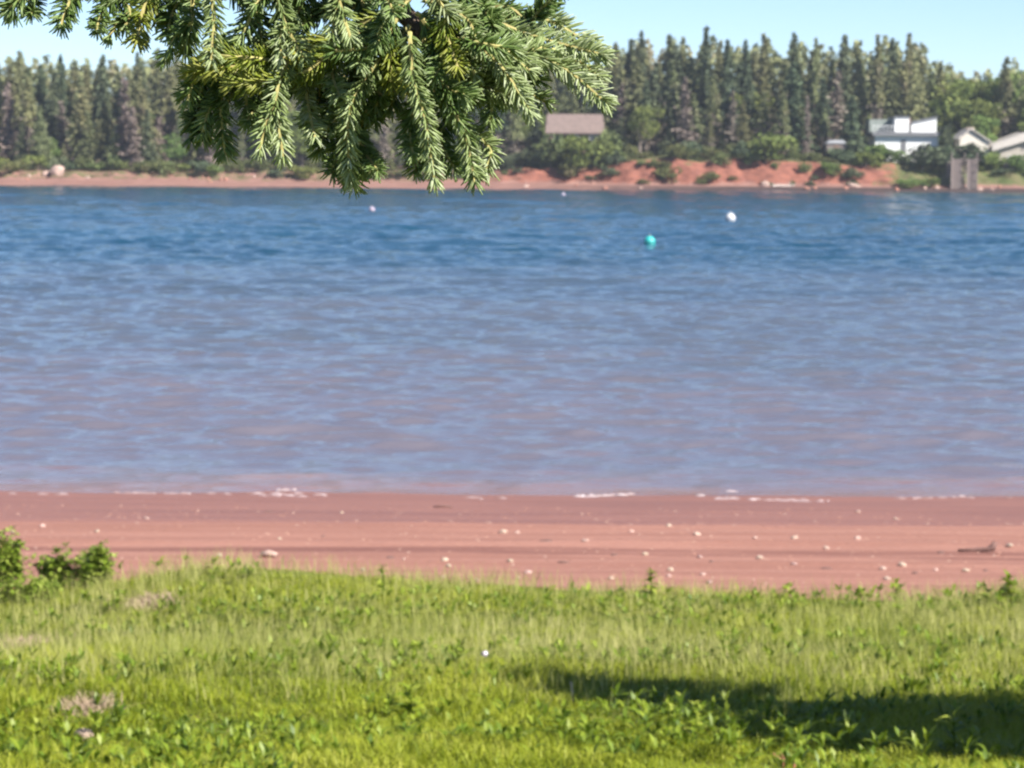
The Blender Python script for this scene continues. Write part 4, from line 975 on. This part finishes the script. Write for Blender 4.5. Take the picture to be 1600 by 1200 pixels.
for path, dz, kind in TW:
    k_ = len(path); pts = [L3(px, py, D0 + dz + (jit() if 0 < i < k_-1 else 0) - .03*i/(k_-1)) for i, (px, py) in enumerate(path)]
    S = twig(pts, kind, nl=r.uniform(.014, .0185), comb=.45)
    # side shoots near the outer half
    if len(S) > 8 and r.uniform() < .72:
        for q in range(r.integers(1, 4) if len(S) > 14 else 1):
            i = int(len(S)*r.uniform(.15, .6)); T = (S[min(i+2, len(S)-1)] - S[i]).normalized(); sd_ = T.cross(Vector((0, -1, .2))).normalized() * (1 if q == 0 else -1) + Vector((0, r.uniform(-1.1, .5), r.uniform(-.4, .4)))
            L = r.uniform(.022, .042); twig([S[i], S[i] + (T*.75 + sd_*.5)*L*.5, S[i] + (T*.9 + sd_*.45 + Vector((0, 0, -.15)))*L], kind, nl=.0145, nm='twig')
# upper boughs of the same spruce, above the picture
def bough_points(rr_, H, R, z0):
    P = []
    for i in range(46):
        tt = (z0 + (H-z0)*(i/46))/H; rad = R*(1-tt)**.8 + .1
        for j in range(7):
            az = rr_.uniform(0, 6.28); Lb = rad*rr_.uniform(.6, 1.1)
            for q in range(int(Lb/.05)+2):
                f = rr_.uniform(.1, 1); P.append((Lb*f*math.cos(az) + rr_.normal(0, .05), Lb*f*math.sin(az) + rr_.normal(0, .05), tt*H - .25*Lb*f*f + rr_.normal(0, .04)))
    return np.array(P)
P = bough_points(r, 8.4, 1.5, 3.1); V, F = tri_cloud(P, .16, r, .6); link('crown', mesh_np('crown', V, F, (M_DARK,)), spruce)

# young spruces beside the view: their shadows lie across the meadow
def ragged_points(rr_, H, R):
    P = []
    for i in range(12):
        tt = .06 + .93*(i + rr_.uniform(-.3, .3))/12; rad = R*(1-tt)**.75*rr_.uniform(.45, 1.4) + .12
        for j in range(6):
            az = j*1.047 + rr_.uniform(-.4, .4); Lb = rad*rr_.uniform(.45, 1.3); n = int((36 + 60*min(1, (1-tt)*2.2))*Lb) + 5
            f = rr_.uniform(0, 1, n)**.7; sp = .07 + .13*np.sin(np.pi*f)
            P.append(np.stack([Lb*f*math.cos(az) + rr_.normal(0, 1, n)*sp, Lb*f*math.sin(az) + rr_.normal(0, 1, n)*sp, tt*H - .3*Lb*f*f + rr_.normal(0, .07, n)], -1))
    return np.concatenate(P)
def shade_tree(px, py, h, R_, dense, label, seed):
    p = onf(px, py, meadow_z, 18.0); Lh = h/math.tan(SUN_EL); hd = Vector((sdir.x, sdir.y, 0)).normalized()
    b = Vector((p.x, p.y, 0)) + hd*Lh; zb = float(meadow_z(b.x, b.y)); h2 = h - (zb - p.z)
    e = empty('spruce_tree', (b.x, b.y, zb), label, 'tree')
    m = MB(); m.tube([(0, 0, -.2), (0, 0, h2*.5), (0, 0, h2*.97)], [.11, .07, .015], 8); link('trunk', m.mesh('trunk', M_LIMB), e)
    P = ragged_points(np.random.default_rng(seed), h2, R_); V, F = tri_cloud(P, .24, r, .7); link('crown', mesh_np('crown', V, F, (M_DARK,)), e, kind='stuff')
shade_tree(770, 1056, 7.0, 1.75, 4, 'tallest young spruce just out of view throwing its shadow on the grass', 5)
shade_tree(1105, 1138, 5.4, 2.2, 4, 'bushy young spruce beside the tallest one, shading the near grass', 15)

# thin summer air over the bay
hz = bpy.data.materials.new('haze'); hz.use_nodes = True; hz.node_tree.nodes.clear()
vo = hz.node_tree.nodes.new('ShaderNodeVolumePrincipled'); ho = hz.node_tree.nodes.new('ShaderNodeOutputMaterial')
vo.inputs['Color'].default_value = (0.80, 0.88, 1.0, 1); vo.inputs['Density'].default_value = 0.00018; vo.inputs['Anisotropy'].default_value = 0.2
hz.node_tree.links.new(vo.outputs[0], ho.inputs['Volume'])
m = MB(); m.box(-750, 750, -80, 1150, -4.5, 36)
link('haze', m.mesh('haze', hz), kind='stuff')['label'] = 'thin pale summer haze over the bay'

# where two to seven things would share a label, say which of them it is, from left to right in the picture
bpy.context.view_layer.update()
same = {}
for o in bpy.data.objects:
    if o.parent is None and 'label' in o and 'group' in o: same.setdefault(o['label'], []).append(o)
ORD = {5: ('leftmost', 'second', 'third', 'fourth', 'rightmost'), 6: ('leftmost', 'second', 'third', 'fourth', 'fifth', 'rightmost'), 7: ('leftmost', 'second', 'third', 'fourth', 'fifth', 'sixth', 'rightmost'), 2: ('leftmost', 'rightmost'), 3: ('leftmost', 'middle one', 'rightmost'), 4: ('leftmost', 'second', 'third', 'rightmost')}
for lab, obs in same.items():
    if 2 <= len(obs) <= 7:
        obs.sort(key=lambda o: o.location.x / o.location.y)
        for o, wd in zip(obs, ORD[len(obs)]): o['label'] = f'{wd} {lab}'
